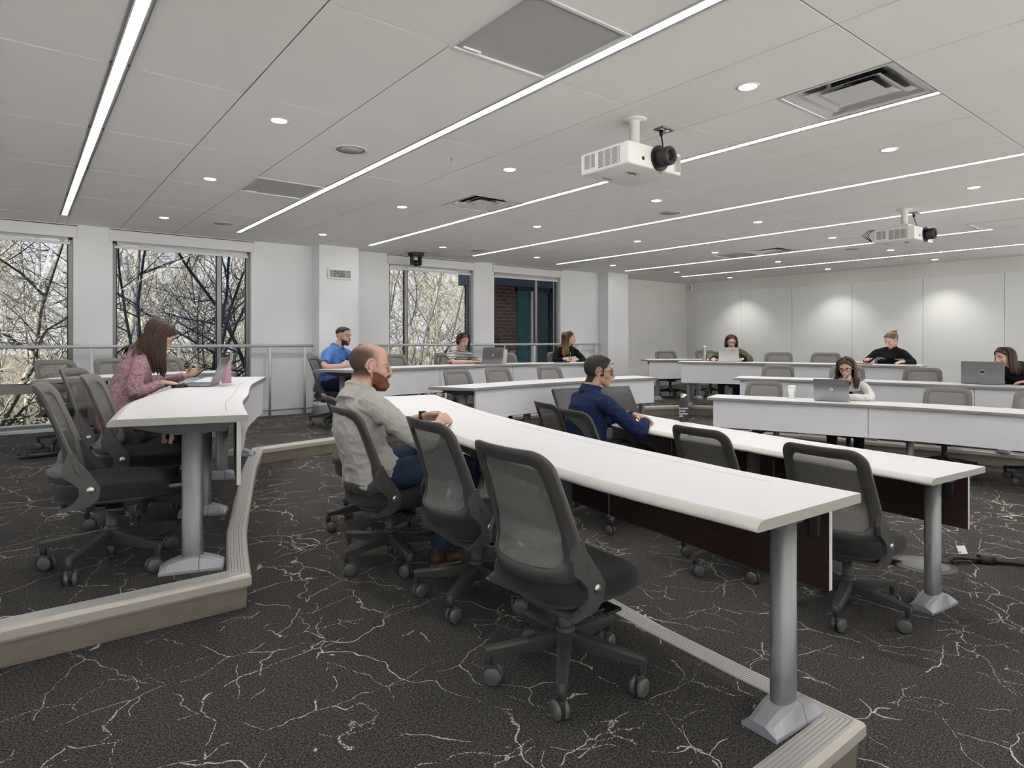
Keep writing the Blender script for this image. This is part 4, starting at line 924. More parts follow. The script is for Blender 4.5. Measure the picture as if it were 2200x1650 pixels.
    for i in range(n+1):
        f,u=st(.03+.94*i/n); d=(u-f).normalized(); P.append((f+d*.075,f+d*.20))
    vs=[]
    for p,q in P: vs+=[p+V(0,0,TH-.034),q+V(0,0,TH-.034),q-(q-p)*.25+V(0,0,TH-.085),p+(q-p)*.15+V(0,0,TH-.085)]
    mb.v=[tuple(v) for v in vs]
    for i in range(n):
        for j in range(4): mb.f.append([i*4+j,i*4+(j+1)%4,(i+1)*4+(j+1)%4,(i+1)*4+j]); mb.m.append(0); mb.sm.append(False)
    for e in (0,n): mb.f.append([e*4+j for j in range(4)]); mb.m.append(0); mb.sm.append(False)
    mb.build('cable_tray',M['tray'],o)
    return o
table('long white curved table where the bald man sits, nearest the camera',1,[(2.2,.93),(2.21,1.36),(2.25,1.69),(2.33,2.3),(2.5,3.2),(2.66,3.84),(3.04,5.05)],[(1.62,.96),(1.62,1.43),(1.64,1.75),(1.72,2.35),(1.86,3.1),(2.08,4.1),(2.49,5.2)],[.03,.305,.54,.77,.975],[.28,.52,.76],1)
table('white curved table where the man in the navy fleece sits, second from the camera',0,[(4.0,1.07),(4.06,1.7),(4.19,2.74),(4.38,3.64),(4.57,4.22)],[(3.43,1.13),(3.48,1.6),(3.57,2.25),(3.67,3.11),(3.98,4.4)],[.045,.385,.69,.96],[.38,.69],1)
table('white curved table at left with the pink-sweater woman and her laptop',2,[(.85,3.09),(1.0,3.74),(1.17,4.25),(1.46,5.2),(1.87,6.2)],[(.30,3.26),(.45,4.03),(.62,4.54),(.86,5.15),(1.38,6.5)],[.035,.34,.66,.965],[.36,.68],1)
table('short white table in the left corner behind the pink-sweater woman',2,[(.69,6.96),(.85,7.08),(1.15,7.22),(1.5,7.3),(1.88,7.3)],[(.08,6.98),(.3,7.35),(.75,7.66),(1.3,7.84),(1.86,7.88)],[.12,.93],[.5],1)
table('long white table in front of the windows with three seated people',2,[(3.02,6.92),(3.6,7.05),(4.45,7.15),(5.6,7.17),(6.4,7.0),(7.3,6.73)],[(2.78,7.44),(3.5,7.62),(4.4,7.72),(5.6,7.74),(6.5,7.57),(7.5,7.27)],[.03,.27,.5,.73,.965],[.325,.61],1)
table('curved middle-distance table with only empty chairs, in front of the window table',1,[(3.78,5.47),(4.5,5.56),(5.25,5.62),(6.1,5.6),(6.84,5.5)],[(3.5,5.95),(4.35,6.1),(5.2,6.18),(6.1,6.16),(6.95,6.05)],[.035,.35,.66,.965],[.47],1)
table('table in the lowest far row where the woman with glasses rests her chin',0,[(6.29,4.36),(6.75,3.08),(6.95,2.5),(7.09,1.61),(7.15,.95)],[(6.78,4.54),(7.26,3.25),(7.5,2.6),(7.66,1.7),(7.72,1.0)],[.2,.555,.86],[.46,.82],1)
table('white table at right carrying the large open gray laptop, middle of the far rows',1,[(7.56,4.82),(8.1,3.5),(8.38,2.2),(8.5,1.0)],[(8.1,5.05),(8.66,3.6),(8.94,2.3),(9.07,1.0)],[.06,.4,.72,.96],[.66],1)
table('table in the highest far row where the woman with the hair bun writes',2,[(8.4,6.38),(8.75,5.7),(9.15,4.7),(9.42,3.9),(9.6,3.3)],[(8.87,6.66),(9.26,5.95),(9.68,4.92),(9.97,4.05),(10.16,3.4)],[.05,.45,.9],[.44],1)
table('short white table in the far corner with two empty chairs',2,[(8.8,7.3),(9.25,7.05),(9.8,6.68)],[(9.1,7.74),(9.6,7.45),(10.12,7.13)],[.2,.85],[],1)
# ---------------------------------------------------------------- task chair (local +X is forward)
def lerp_tab(T,x):
    if x<=T[0][0]: return T[0][1]
    for (a,b),(c,d) in zip(T,T[1:]):
        if x<=c: t=(x-a)/(c-a); t=t*t*(3-2*t); return b+(d-b)*t
    return T[-1][1]
DEP=[(.42,.150),(.475,.140),(.53,.092),(.60,.052),(.70,.042),(.80,.045),(.88,.055)]
def BK(y,h,off=0.):
    side=-.075-.352*(h-.41); d=lerp_tab(DEP,h); q=min(1.,abs(y)/.24)
    return V(side-d*(1-q**2.2)-off,y,h)
def rrect(hb,ht,h0,h1,rb,rt,nc=7,ne=10,sag=0.):
    P=[]
    def arc(cx,cy,r,a0,a1): return [(cx+r*math.cos(a0+(a1-a0)*i/nc),cy+r*math.sin(a0+(a1-a0)*i/nc)) for i in range(nc+1)]
    segs=[arc(hb-rb,h0+rb,rb,-PI/2,0),arc(ht-rt,h1-rt,rt,0,PI/2),arc(-ht+rt,h1-rt,rt,PI/2,PI),arc(-hb+rb,h0+rb,rb,PI,1.5*PI)]
    for i,s in enumerate(segs):
        P+=s; a=s[-1]; b=segs[(i+1)%4][0]
        for k in range(1,ne): t=k/ne; P.append((a[0]+(b[0]-a[0])*t,a[1]+(b[1]-a[1])*t))
    return P
def make_chair(label,group):
    o=thing('task_chair',label,'chair',(0,0,0),0,group)
    # five-star base
    mb=MB(); mb.lathe([(.030,.095),(.036,.10),(.040,.13),(.036,.175),(.031,.19)],24)
    for k in range(5):
        R=Matrix.Rotation(2*PI*k/5,4,'Z'); K=8; rows=[]
        for i in range(K+1):
            t=i/K; x=.02+.278*t; zt=.176-.043*t**.8; th_=.060-.030*t; w=.030-.012*t
            rows.append([R@V(x,-w,zt-.008),R@V(x,-w*.55,zt),R@V(x,w*.55,zt),R@V(x,w,zt-.008),R@V(x,w*.8,zt-th_),R@V(x,-w*.8,zt-th_)])
        b=len(mb.v); mb.v.extend([tuple(v) for r in rows for v in r])
        for i in range(K):
            for j in range(6): mb.f.append([b+i*6+j,b+i*6+(j+1)%6,b+(i+1)*6+(j+1)%6,b+(i+1)*6+j]); mb.m.append(0); mb.sm.append(False)
        for e in (0,K): mb.f.append([b+e*6+j for j in range(6)]); mb.m.append(0); mb.sm.append(False)
        mb.cyl(R@V(.286,0,.072),R@V(.286,0,.128),.0145,12,0)
    base=mb.build('star_base',M['chair'],o)
    cm=MB()
    for sg in (-1,1): cm.lathe([(.0,.0245),(.026,.0245),(.0325,.020),(.0325,.009),(.029,.0075),(0,.0075)],22,0,Matrix.Translation(V(-.018,0,.0330))@Matrix.Rotation(sg*PI/2,4,'X'))
    cm.rbox(-.032,.004,-.007,.007,.022,.070,.005,1)
    cm.cyl(V(0,0,.045),V(0,0,.078),.011,12,1); 
    me=None
    angs=[25,140,-60,80,200]
    for k in range(5):
        a=2*PI*k/5
        if me is None: c=cm.build('caster',[M['caster'],M['chair_dk']],base); me=c.data
        else: c=bpy.data.objects.new('caster',me); C.objects.link(c); c.parent=base
        c.location=(.286*math.cos(a),.286*math.sin(a),0); c.rotation_euler.z=a+rad(angs[k]*.35)
    MB().cyl(V(0,0,.048),V(0,0,.1),.020,18).cyl(V(0,0,.095),V(0,0,.275),.027,22).cyl(V(0,0,.275),V(0,0,.31),.017,14,1).build('gas_column',[M['chair'],M['chrome']],o)
    mb=MB(); mb.rbox(-.15,.12,-.075,.075,.292,.338,.012,0); mb.rbox(-.02,.05,-.235,-.12,.305,.317,.005,1); mb.rbox(-.06,-.02,-.22,-.12,.318,.328,.004,1)
    mb.build('tilt_mechanism',[M['chair_dk'],M['black']],o)
    # seat pan and cushion
    def loop(sx,sy,z,n=44,cx=.008,e=3.4,zf=0.):
        r=[]
        for j in range(n):
            a=2*PI*j/n; ca,sa=math.cos(a),math.sin(a)
            x=math.copysign(abs(ca)**(2/e),ca)*sx; y=math.copysign(abs(sa)**(2/e),sa)*sy
            y*=1-.10*max(0,x/.23)**2
            r.append(V(cx+x,y,z-zf*max(0,(x)/.23)**2.5))
        return r
    def stack(L,m=0):
        mb=MB(); n=len(L[0]); mb.v=[tuple(v) for l in L for v in l]
        for i in range(len(L)-1):
            for j in range(n): mb.f.append([i*n+j,i*n+(j+1)%n,(i+1)*n+(j+1)%n,(i+1)*n+j]); mb.m.append(m); mb.sm.append(True)
        for e in (0,len(L)-1): mb.f.append([e*n+j for j in range(n)]); mb.m.append(m); mb.sm.append(True)
        return mb
    stack([loop(.12,.12,0.322),loop(.19,.19,0.332),loop(.214,.212,0.344,zf=.01),loop(.214,.212,0.352,zf=.01)]).build('seat_pan',M['chair'],o)
    stack([loop(.20,.20,0.350,zf=.012),loop(.222,.226,0.354,zf=.012),loop(.231,.236,0.364,zf=.012),loop(.233,.238,0.385,zf=.012),loop(.230,.235,0.407,zf=.014),loop(.218,.224,0.422,zf=.018),loop(.19,.20,0.428,zf=.018),loop(.13,.14,0.425,zf=.012),loop(.05,.06,0.420)]).build('seat_cushion',M['seat'],o)
    # back frame ring
    outer=rrect(.236,.214,.432,.880,.060,.075); inner=rrect(.184,.163,.480,.828,.040,.045); n=len(outer)
    mid=[((a[0]*.95+b[0]*.05),(a[1]*.95+b[1]*.05)) for a,b in zip(outer,inner)]; mid2=[((a[0]*.05+b[0]*.95),(a[1]*.05+b[1]*.95)) for a,b in zip(outer,inner)]
    Ls=[[BK(*p,.006) for p in outer],[BK(*p,0) for p in mid],[BK(*[(p[0]+q[0])/2 for p,q in ((a,b),)][0:1],0) if False else BK((a[0]+b[0])/2,(a[1]+b[1])/2,0) for a,b in zip(outer,inner)],[BK(*p,0) for p in mid2],[BK(*p,.003) for p in inner],[BK(*p,.018) for p in inner],[BK(*p,.021) for p in mid2],[BK((a[0]+b[0])/2,(a[1]+b[1])/2,.0215) for a,b in zip(outer,inner)],[BK(*p,.021) for p in mid],[BK(*p,.017) for p in outer]]
    mb=MB(); mb.v=[tuple(v) for l in Ls for v in l]; K=len(Ls)
    for i in range(K):
        for j in range(n): mb.f.append([i*n+j,i*n+(j+1)%n,((i+1)%K)*n+(j+1)%n,((i+1)%K)*n+j]); mb.m.append(1 if i in(0,1,2,3) else 0); mb.sm.append(True)
    # side plates down to the pivots
    poly=[(-.135,.585),(-.119,.545),(-.060,.462),(-.036,.420),(-.044,.368),(-.078,.338),(-.175,.322),(-.192,.332),(-.142,.356),(-.116,.388),(-.120,.425),(-.145,.452),(-.175,.475),(-.180,.52),(-.160,.575)]
    for sg in (-1,1):
        hwf=lambda h: .236-(max(h,.432)-.432)*.049; vs=[V(x,sg*(hwf(h)-.020),h) for x,h in poly]+[V(x,sg*(hwf(h)+.0015),h) for x,h in poly]; m_=len(poly)
        mb.add(vs,[list(range(m_)),list(range(m_,2*m_))]+[(j,(j+1)%m_,m_+(j+1)%m_,m_+j) for j in range(m_)],0)
        mb.box(-.185,-.09,min(sg*.10,sg*.23),max(sg*.10,sg*.23),.326,.342,0)
    fr=mb.build('back_frame',[M['chair'],M['back_fab']],o)
    for sg in (-1,1):
        MB().lathe([(.0,.006),(.014,.006),(.0165,.003),(.0165,-.002)],20,0,Matrix.Translation(V(-.074,sg*.2375,.412))@Matrix.Rotation(-sg*PI/2,4,'X')).build('pivot_bolt',M['bolt'],fr)
    mb=MB(); K=9; vs=[]; cy=.657
    for i in range(K+1):
        t=1-i/K
        for a in inner: vs.append(BK(a[0]*t*1.005,cy+(a[1]-cy)*t*1.005,.006))
    mb.add(vs,[(i*n+j,i*n+(j+1)%n,(i+1)*n+(j+1)%n,(i+1)*n+j) for i in range(K) for j in range(n)],0,True); mb.build('back_mesh',M['mesh'],o,fix=False)
    return o
# x, y, level, facing, base angle, label, group
CHS=[
(1.588,1.708,1,0,9,'gray mesh swivel chair nearest the camera, its whole back in view at the front table','fr'),
(1.727,2.480,1,-3,68,'gray mesh swivel chair between the bald man and the nearest chair','fr'),
(1.636,3.188,1,-4,46,'gray mesh swivel chair the bald man sits on','fr'),
(1.86,3.90,1,-12,30,'gray mesh swivel chair mostly hidden behind the bald man','fr'),
(3.353,1.480,0,-2,50,'gray mesh chair seen over the near end of the front table, widest back there','se'),
(3.433,2.234,0,-5,30,'gray mesh swivel chair to the left of the widest one, behind the black bottle','se'),
(3.50,3.34,0,-12,20,'gray mesh swivel chair the man in the navy fleece sits on','se'),
(3.70,3.88,0,-14,55,'gray mesh swivel chair beside the tilted dark screen, left of the navy fleece','se'),
(.359,3.586,2,-8,15,'gray mesh swivel chair nearest the camera at the left table','le'),
(.593,4.33,2,-15,40,'gray mesh swivel chair just in front of the pink-sweater woman','le'),
(.55,5.38,2,-25,10,'gray mesh swivel chair the pink-sweater woman sits on','le'),
(.43,7.71,2,-57,20,'gray mesh chair in the left corner, back to the window, beside the cable','co'),
(.92,7.92,2,-70,5,'gray mesh swivel chair behind the head of the pink-sweater woman','co'),
(1.36,8.03,2,-82,33,'gray mesh chair peeping out behind the long hair of the woman in pink','co'),
(3.15,7.68,2,-38,10,'gray mesh swivel chair the man in the blue polo shirt sits on','wi'),
(4.23,7.86,2,-86,12,'empty gray mesh chair at the window table right behind the bald head','wi'),
(5.12,7.92,2,-89,40,'gray mesh swivel chair the woman in the striped top sits on','wi'),
(6.11,7.82,2,-102,60,'empty gray mesh chair at the window table behind the pink tumbler','wi'),
(7.04,7.58,2,-107,22,'gray mesh swivel chair the long-haired woman in black sits on','wi'),
(4.26,6.24,1,-82,30,'leftmost empty gray chair at the middle-distance table','mi'),
(4.92,6.31,1,-86,5,'second empty gray chair from the left at the middle-distance table','mi'),
(5.80,6.33,1,-92,50,'third empty gray chair from the left at the middle-distance table','mi'),
(6.69,6.24,1,-98,18,'rightmost empty gray chair at the middle-distance table, behind the man with glasses','mi'),
(9.77,7.58,2,-121,15,'empty gray chair at left of the far corner table','fc'),
(10.46,7.16,2,-124,50,'empty gray chair behind the steel bottle in the far corner','fc'),
(9.45,6.02,2,-155,10,'gray mesh swivel chair the woman in the olive jacket sits on','r2'),
(9.62,5.36,2,-158,33,'empty gray chair just right of the woman in the olive jacket','r2'),
(9.91,4.74,2,-161,55,'empty gray chair in the highest far row, above the curly-haired woman','r2'),
(10.22,3.91,2,-163,5,'gray mesh swivel chair the woman with the hair bun sits on','r2'),
(8.40,4.69,1,-158,18,'empty gray chair in the middle far row above the white paper cup','r1'),
(8.72,3.88,1,-160,40,'empty gray chair in the middle far row behind the head of the woman with glasses','r1'),
(8.95,3.08,1,-168,62,'empty gray chair in the middle far row left of the large open laptop','r1'),
(9.16,2.17,1,-168,30,'gray mesh swivel chair the smiling woman at the right edge sits on','r1'),
(7.06,4.14,0,-160,12,'empty gray chair in the lowest far row left of the white paper cup','r0'),
(7.46,3.29,0,-159,44,'gray mesh swivel chair the woman resting her chin sits on','r0'),
(7.67,2.41,0,-169,20,'empty gray chair in the lowest far row right of the woman with glasses','r0'),
(7.80,1.66,0,-172,5,'gray chair in the lowest far row cut off by the right picture edge','r0'),
(4.95,.80,0,200,25,'gray chair of which only a caster shows at the right picture edge','pit'),
]
GR={'fr':'chairs at the front table','se':'chairs at the second table','le':'chairs at the left table','co':'chairs at the left corner table','wi':'chairs at the window table','mi':'chairs at the middle-distance table','fc':'chairs at the far corner table','r2':'chairs of the highest far row','r1':'chairs of the middle far row','r0':'chairs of the lowest far row','pit':'loose chairs in the pit'}
ch0=make_chair(CHS[0][5],GR['fr']); index_children()
CHO=[]
for i,(x,y,l,fa,ba,lb,g) in enumerate(CHS):
    o=ch0 if i==0 else copy_tree(ch0)
    o.location=(x,y,LV[l]); o.rotation_euler.z=rad(fa); o['label']=lb; o['group']=GR[g]; CHO.append((o,rad(ba-fa)))
bpy.context.view_layer.update(); index_children()
for o,a in CHO:
    for k in CH[o.name]:
        if k.name.startswith('star_base'): k.rotation_euler.z=a
# ---------------------------------------------------------------- outside
M['ground']=speckled('leaf_litter',(.035,.028,.018),(.09,.075,.05),30,1.,.4); M['bounce']=wallmat('pale_bounce',(.80,.80,.80),.9)
struct(MB().box(-60,60,-60,YS-.2,-.2,-.1).build('added_bounce_ground',M['bounce']))  # unseen pale ground, added to bounce sunlight up to the ceiling
bm=bmesh.new(); bmesh.ops.create_grid(bm,x_segments=40,y_segments=30,size=1)
for v in bm.verts:
    x=v.co.x*70+10; y=10.3+(v.co.y+1)*45; v.co=V(x,y,-2.6+.5*noise.noise(V(x*.2,y*.2,0))+max(0,(y-25))*.03)
struct(MB().bm(bm).build('woodland_ground',M['ground']))
struct(MB().box(XW-.4,XE+.4,-2,9.9,ZC+.5,ZC+4.6).build('added_shade_mass',M['wall']))  # unseen mass, added to throw shade on the near trees
bark_l=speckled('pale_bark',(.085,.082,.07),(.20,.188,.155),18,.9,.3,(1,1,.25)); bark_d=speckled('dark_bark',(.016,.019,.027),(.042,.048,.060),22,.9,.3,(1,1,.25))
bark_m=speckled('gray_bark',(.045,.045,.043),(.13,.126,.112),14,.9,.3,(1,1,.25))
def tree_mesh(seed,H,r0,nst,lev,spread=.5,crook=.12,kids_=7,mat_=None,tw=.0045):
    rnd=random.Random(seed); mb=MB()
    def grow(p,d,L,r,k):
        n=7 if k==0 else (5 if k==1 else 4 if k==2 else 2); P=[p]; D=[d]; q=p.copy(); dd=d.copy()
        for i in range(n):
            dd=(dd+V(rnd.gauss(0,crook),rnd.gauss(0,crook),rnd.gauss(0,crook*.5)+.03)).normalized(); q=q+dd*(L/n); P.append(q.copy()); D.append(dd.copy())
        R=[r*(1-.72*i/n) for i in range(n+1)]
        mb.tube(P,R,7 if k==0 else 5 if k==1 else 3,0,False)
        if k>=lev: return
        m=kids_ if k==0 else (kids_+1 if k<lev-1 else kids_-1)
        for j in range(m):
            t=(.22 if k==0 else .12)+(1-.24)*(j+rnd.random())/m; x=min(.999,t)*n; i=int(x); b=P[i].lerp(P[i+1],x-i)
            ax=D[i].cross(V(rnd.gauss(0,1),rnd.gauss(0,1),rnd.gauss(0,1))).normalized(); an=rnd.uniform(.45,1.05)*(1+spread*.3)
            nd=(Matrix.Rotation(an,3,ax)@D[i]); nd.z=nd.z*.8+.12; nd.normalize()
            grow(b,nd,L*rnd.uniform(.34,.60)*(1-.35*t),max(tw,R[i]*rnd.uniform(.38,.6)),k+1)
    for s in range(nst):
        a=2*PI*s/max(1,nst)+rnd.random(); sp=spread*.35 if nst>1 else .05
        grow(V(math.cos(a)*.08*(nst>1),math.sin(a)*.08*(nst>1),0),V(math.cos(a)*sp,math.sin(a)*sp,1).normalized(),H*rnd.uniform(.85,1),r0*rnd.uniform(.8,1),0)
    me=mb.mesh('tree'); me.materials.append(mat_); return me
def put(me,name,label,x,y,z,rz,s,group=None):
    o=bpy.data.objects.new(name,me); C.objects.link(o); o.location=(x,y,z); o.rotation_euler=(0,0,rz); o.scale=(s,s,s); return tag(o,label,'tree',group)
TA=[tree_mesh(11+i,9.5,.085,1,3,.5,.14,9,bark_l,.004) for i in range(3)]+[tree_mesh(21,11,.13,1,3,.6,.10,9,bark_m,.004)]
TB=tree_mesh(31,7.5,.065,6,3,.75,.09,8,bark_d,.004); TCr=tree_mesh(41,8.5,.125,1,3,1.3,.24,10,bark_m,.004); TD=tree_mesh(51,8,.07,3,3,.8,.12,8,bark_d,.004)
put(TB,'bare_tree','dark many-stemmed bare tree just outside the window behind the pink-sweater woman',2.3,14.3,-2.5,.4,.95)
put(TD,'bare_tree','slim dark bare tree seen through the narrow pane right of the pink bottle',4.6,16.6,-2.5,2.2,1.0)
put(TCr,'bare_tree','crooked gray tree with heavy leaning limbs outside the leftmost window',-1.1,15.5,-2.6,1.2,1.0)
put(TCr,'bare_tree','big leaning gray tree outside the window with the ceiling camera',7.3,16.8,-2.6,3.9,1.05)
put(TD,'bare_tree','slim dark tree outside the window behind the striped-top woman',8.9,16.6,-2.6,.7,1.0)
rnd=random.Random(5); n=0; yy=17.
spots=[]
for row,(yy,dx) in enumerate(((19.5,2.2),(22,1.8),(24.5,2.0),(28.5,2.1),(33,2.3),(38,2.6),(44,3.0))):
    k0=-yy*.22; k1=yy*.78+1; x=k0
    while x<k1:
        spots.append((x+rnd.uniform(-.6,.6),yy+rnd.uniform(-1.2,1.2))); x+=dx
for i,(x,y) in enumerate(spots):
    put(TA[i%4],'woodland_tree','bare pale-barked tree of the wood beyond the windows',x,y,-2.6+max(0,(y-25))*.03,rnd.uniform(0,6.28),rnd.uniform(.75,1.15),'bare trees of the wood outside')
# thicket of fine brush (nobody could count it)
mb=MB(); rnd=random.Random(9)
for i in range(5200):
    y=rnd.uniform(15.5,40); x=rnd.uniform(-y*.24,y*.80); z=-2.6; h=rnd.uniform(1.2,5.2); p=V(x,y,z); P=[p]; d=V(rnd.gauss(0,.25),rnd.gauss(0,.25),1).normalized()
    for k in range(3): d=(d+V(rnd.gauss(0,.22),rnd.gauss(0,.22),0)).normalized(); p=p+d*h/3; P.append(p)
    r=rnd.uniform(.004,.013); mb.tube(P,[r,r*.75,r*.5,r*.2],3,0,False)
o=mb.build('woodland_brush',bark_l,fix=False); o['kind']='stuff'; tag(o,'tangle of thin pale saplings and brush filling the wood outside','brush')
# evergreen shrub below the left window
leaf=speckled('shrub_leaf',(.012,.032,.005),(.05,.075,.02),9,.6,.1)
def shrub(label,cx,cy,cz,R,n,seed):
    rnd=random.Random(seed); o=thing('evergreen_shrub',label,'shrub',(cx,cy,cz)); mb=MB(); st=MB()
    for i in range(26):
        a=rnd.uniform(0,2*PI); e=V(math.cos(a)*R*rnd.uniform(.2,.8),math.sin(a)*R*rnd.uniform(.2,.7),R*rnd.uniform(.7,1.5)); st.tube([V(0,0,0),e*.5+V(0,0,.1),e],[.016,.010,.004],4,0,False)
    for i in range(n):
        u=rnd.gauss(0,1),rnd.gauss(0,1),rnd.gauss(0,1); p=V(*u).normalized()*R*rnd.uniform(.45,1)**.6; p=V(p.x,p.y*.7,R*.9+p.z*.9)+V(0,0,.08*noise.noise(p*4))
        a=V(rnd.gauss(0,1),rnd.gauss(0,1),rnd.gauss(0,.6)).normalized(); b=a.cross(V(rnd.gauss(0,1),rnd.gauss(0,1),rnd.gauss(0,1))).normalized(); l=rnd.uniform(.03,.06)
        mb.add([p-a*l,p+b*l*.4,p+a*l,p-b*l*.4],[(0,1,2,3)])
    mb.build('foliage',leaf,o,fix=False); st.build('stems',bark_m,o,fix=False)
shrub('leafy green shrub below the leftmost window',-.35,12.2,-2.1,1.35,5200,3); shrub('leafy green shrub just right of the first one under the windows',1.3,12.9,-2.6,1.2,3600,4)
# brick wing
brick=mat('red_brick',(.2,.06,.04),.85); t=NT(brick); bt=t.n('ShaderNodeTexBrick'); mp=t.n('ShaderNodeMapping'); mp.inputs['Rotation'].default_value=(PI/2,0,0)
sp=t.n('ShaderNodeSeparateXYZ'); t.l(t.coord(),sp.inputs[0]); cb=t.n('ShaderNodeCombineXYZ'); t.l(t.math('ADD',sp.outputs[0],sp.outputs[1]),cb.inputs[0]); t.l(sp.outputs[2],cb.inputs[1]); t.l(cb.outputs[0],bt.inputs['Vector'])
for k,v in (('Scale',1.),('Brick Width',.215),('Row Height',.078),('Mortar Size',.006)): bt.inputs[k].default_value=v
bt.inputs['Color1'].default_value=(.10,.028,.018,1); bt.inputs['Color2'].default_value=(.05,.018,.014,1); bt.inputs['Mortar'].default_value=(.15,.13,.12,1); t.col(bt.outputs['Color'])
wg=thing('brick_wing','red brick wing of the building with a dark eave, outside the right windows','building',(8.4,11,-2.6))
ox,oy,oz=8.4,11,-2.6
def wb(x0,x1,y0,y1,z0,z1): return MB().box(x0-ox,x1-ox,y0-oy,y1-oy,z0-oz,z1-oz)
wb(7.76,8.72,11,11.6,-2.6,2.62).build('brick_wall',brick,wg); wb(9.85,10.25,11,11.6,-2.6,2.62).build('brick_pier',brick,wg); wb(7.66,10.6,10.82,11.7,2.60,3.05).build('eave',mat('slate_blue_fascia',(.07,.08,.12),.5),wg)
f=wb(8.72,8.80,11.02,11.12,-2.6,2.6); 
for a,b in ((9.30,9.37),(9.77,9.85)): f.box(a-ox,b-ox,.02,.12,0,2.6-oz)
f.box(8.72-ox,9.85-ox,.02,.12,2.50-oz,2.6-oz); f.build('window_frame',M['gasket'],wg)
wb(8.80,9.30,11.06,11.08,-2.6,2.5).build('teal_glass',mat('teal_glass',(.035,.13,.13),.2,spec=.6),wg); wb(9.37,9.77,11.06,11.08,-2.6,2.5).build('dark_glass',mat('dark_green_glass',(.015,.04,.04),.1,spec=.8),wg)
wb(9.20,9.26,11.0,11.05,-2.6,2.5).build('mullion_strip',M['white'],wg)
# ---------------------------------------------------------------- ceiling equipment
M['proj']=mat('projector_white',(.74,.735,.71),.42); M['vent']=mat('vent_slots',(.3,.3,.3),.6); t=NT(M['vent']); co=t.coord(); sp=t.n('ShaderNodeSeparateXYZ'); t.l(co,sp.inputs[0])
q=t.math('MULTIPLY',t.math('SINE',t.math('MULTIPLY',sp.outputs[2],900)),t.math('ABSOLUTE',t.math('SINE',t.math('MULTIPLY',t.math('ADD',sp.outputs[0],sp.outputs[1]),55))))
t.col(t.ramp(q,[(.12,(.55,.55,.53)),(.3,(.035,.033,.03))]))
M['lensg']=mat('lens_glass',(.05,.012,.015),.05,spec=1.); M['cable']=mat('black_cable',(.012,.012,.013),.5); M['orange']=mat('amber_sticker',(.65,.38,.05),.5)
def text(s,size,m,parent,Mx,name='lettering',ext=0,al='CENTER'):
    me=TXT[s].copy(); me.name=name; me.materials.append(m); me.transform(Matrix.Diagonal((size,size,size,1))); o=bpy.data.objects.new(name,me); C.objects.link(o); o.parent=parent; o.matrix_local=Mx; return o
def projector(x,y,lb,loops):
    o=thing('ceiling_projector',lb,'projector',(x,y,ZC))
    MB().lathe([(.075,0),(.075,-.006),(.05,-.010),(.032,-.014),(.032,-.16)],28).build('mount_pole',M['proj'],o)
    mb=MB(); mb.rbox(-.07,.07,-.06,.06,-.205,-.165,.004); mb.rbox(-.10,.10,-.10,.10,-.222,-.205,.003)
    for sx in (-.055,-.02,.02,.055): mb.cyl(V(sx,-.060,-.185),V(sx,-.064,-.185),.006,8,1)
    mb.build('mount_bracket',[M['proj'],M['vent']],o)
    b=MB().rbox(-.28,.21,-.20,.20,-.362,-.226,.014,0,None,3,True).build('body',M['proj'],o)
    MB().box(-.2815,-.279,-.13,.045,-.345,-.245).box(-.2815,-.279,.075,.165,-.33,-.245).build('side_vent',M['vent'],b)
    MB().box(.135,.20,-.2015,-.199,-.345,-.245).build('front_vent',M['vent'],b)
    MB().box(-.165,-.145,-.2015,-.199,-.325,-.305).build('front_sensor',M['black'],b)
    lx=-.01
    mb=MB(); mb.lathe([(.0,.0),(.078,.0),(.078,.012),(.0,.012)],20,0,Matrix.Translation(V(lx,-.199,-.292))@Matrix.Rotation(PI/2,4,'X'),False); mb.build('lens_recess',M['black'],b)
    mb=MB(); mb.lathe([(.052,.0),(.056,.03),(.056,.085),(.052,.092),(.036,.092),(.032,.075),(.03,.06)],30,0,Matrix.Translation(V(lx,-.200,-.292))@Matrix.Rotation(PI/2,4,'X')); l=mb.build('lens_barrel',M['black_m'],b,fix=False)
    MB().ball(V(lx,-.262,-.292),(.031,.012,.031),0).build('front_lens',M['lensg'],l)
    text('NEC',.05,M['chair_dk'],b,Matrix.Translation(V(-.08,-.05,-.3625))@Matrix.Rotation(PI,4,'X'))
    MB().box(.03,.06,-.175,-.16,-.3632,-.361).build('amber_label',M['orange'],b); MB().box(-.15,-.06,.13,.14,-.3632,-.361).build('bottom_slot',M['black'],b)
    if loops:
        mb=MB()
        for k in range(3): mb.tube([V(-.1,.17,-.22),V(-.25,.21+.02*k,-.22),V(-.31-.02*k,.24+.02*k,-.28),V(-.27,.21,-.35)],.004,6)
        mb.build('rear_cables',M['cable'],o)
    else: MB().tube([V(-.2,.16,-.22),V(-.1,.15,-.195),V(.0,.14,-.21)],.02,6).build('cable_cover',M['black_m'],o)
    # power outlet and lead
    p=thing('ceiling_outlet','metal power outlet plate in the ceiling right of the '+('farther projector' if loops else 'nearer projector'),'outlet',(x+.29,y+.0,ZC),0,'ceiling outlets')
    MB().rbox(-.06,.06,-.04,.04,-.008,.001,.002).build('plate',M['alu'],p); MB().lathe([(0,-.012),(.017,-.012),(.017,-.006)],16,0,Matrix.Translation(V(-.028,0,0))).lathe([(0,-.011),(.019,-.011),(.019,-.006)],16,0,Matrix.Translation(V(.025,0,0))).build('socket',M['white'],p)
    mb=MB(); mb.cyl(V(.262,0,-.012),V(.262,0,-.05),.016,10,0,.011); mb.tube([V(.262,0,-.045),V(.258,-.01,-.085),V(.24,-.03,-.13),V(.19,-.06,-.19),V(.16,-.08,-.235)],.005,7); mb.build('power_lead',M['cable'],o)
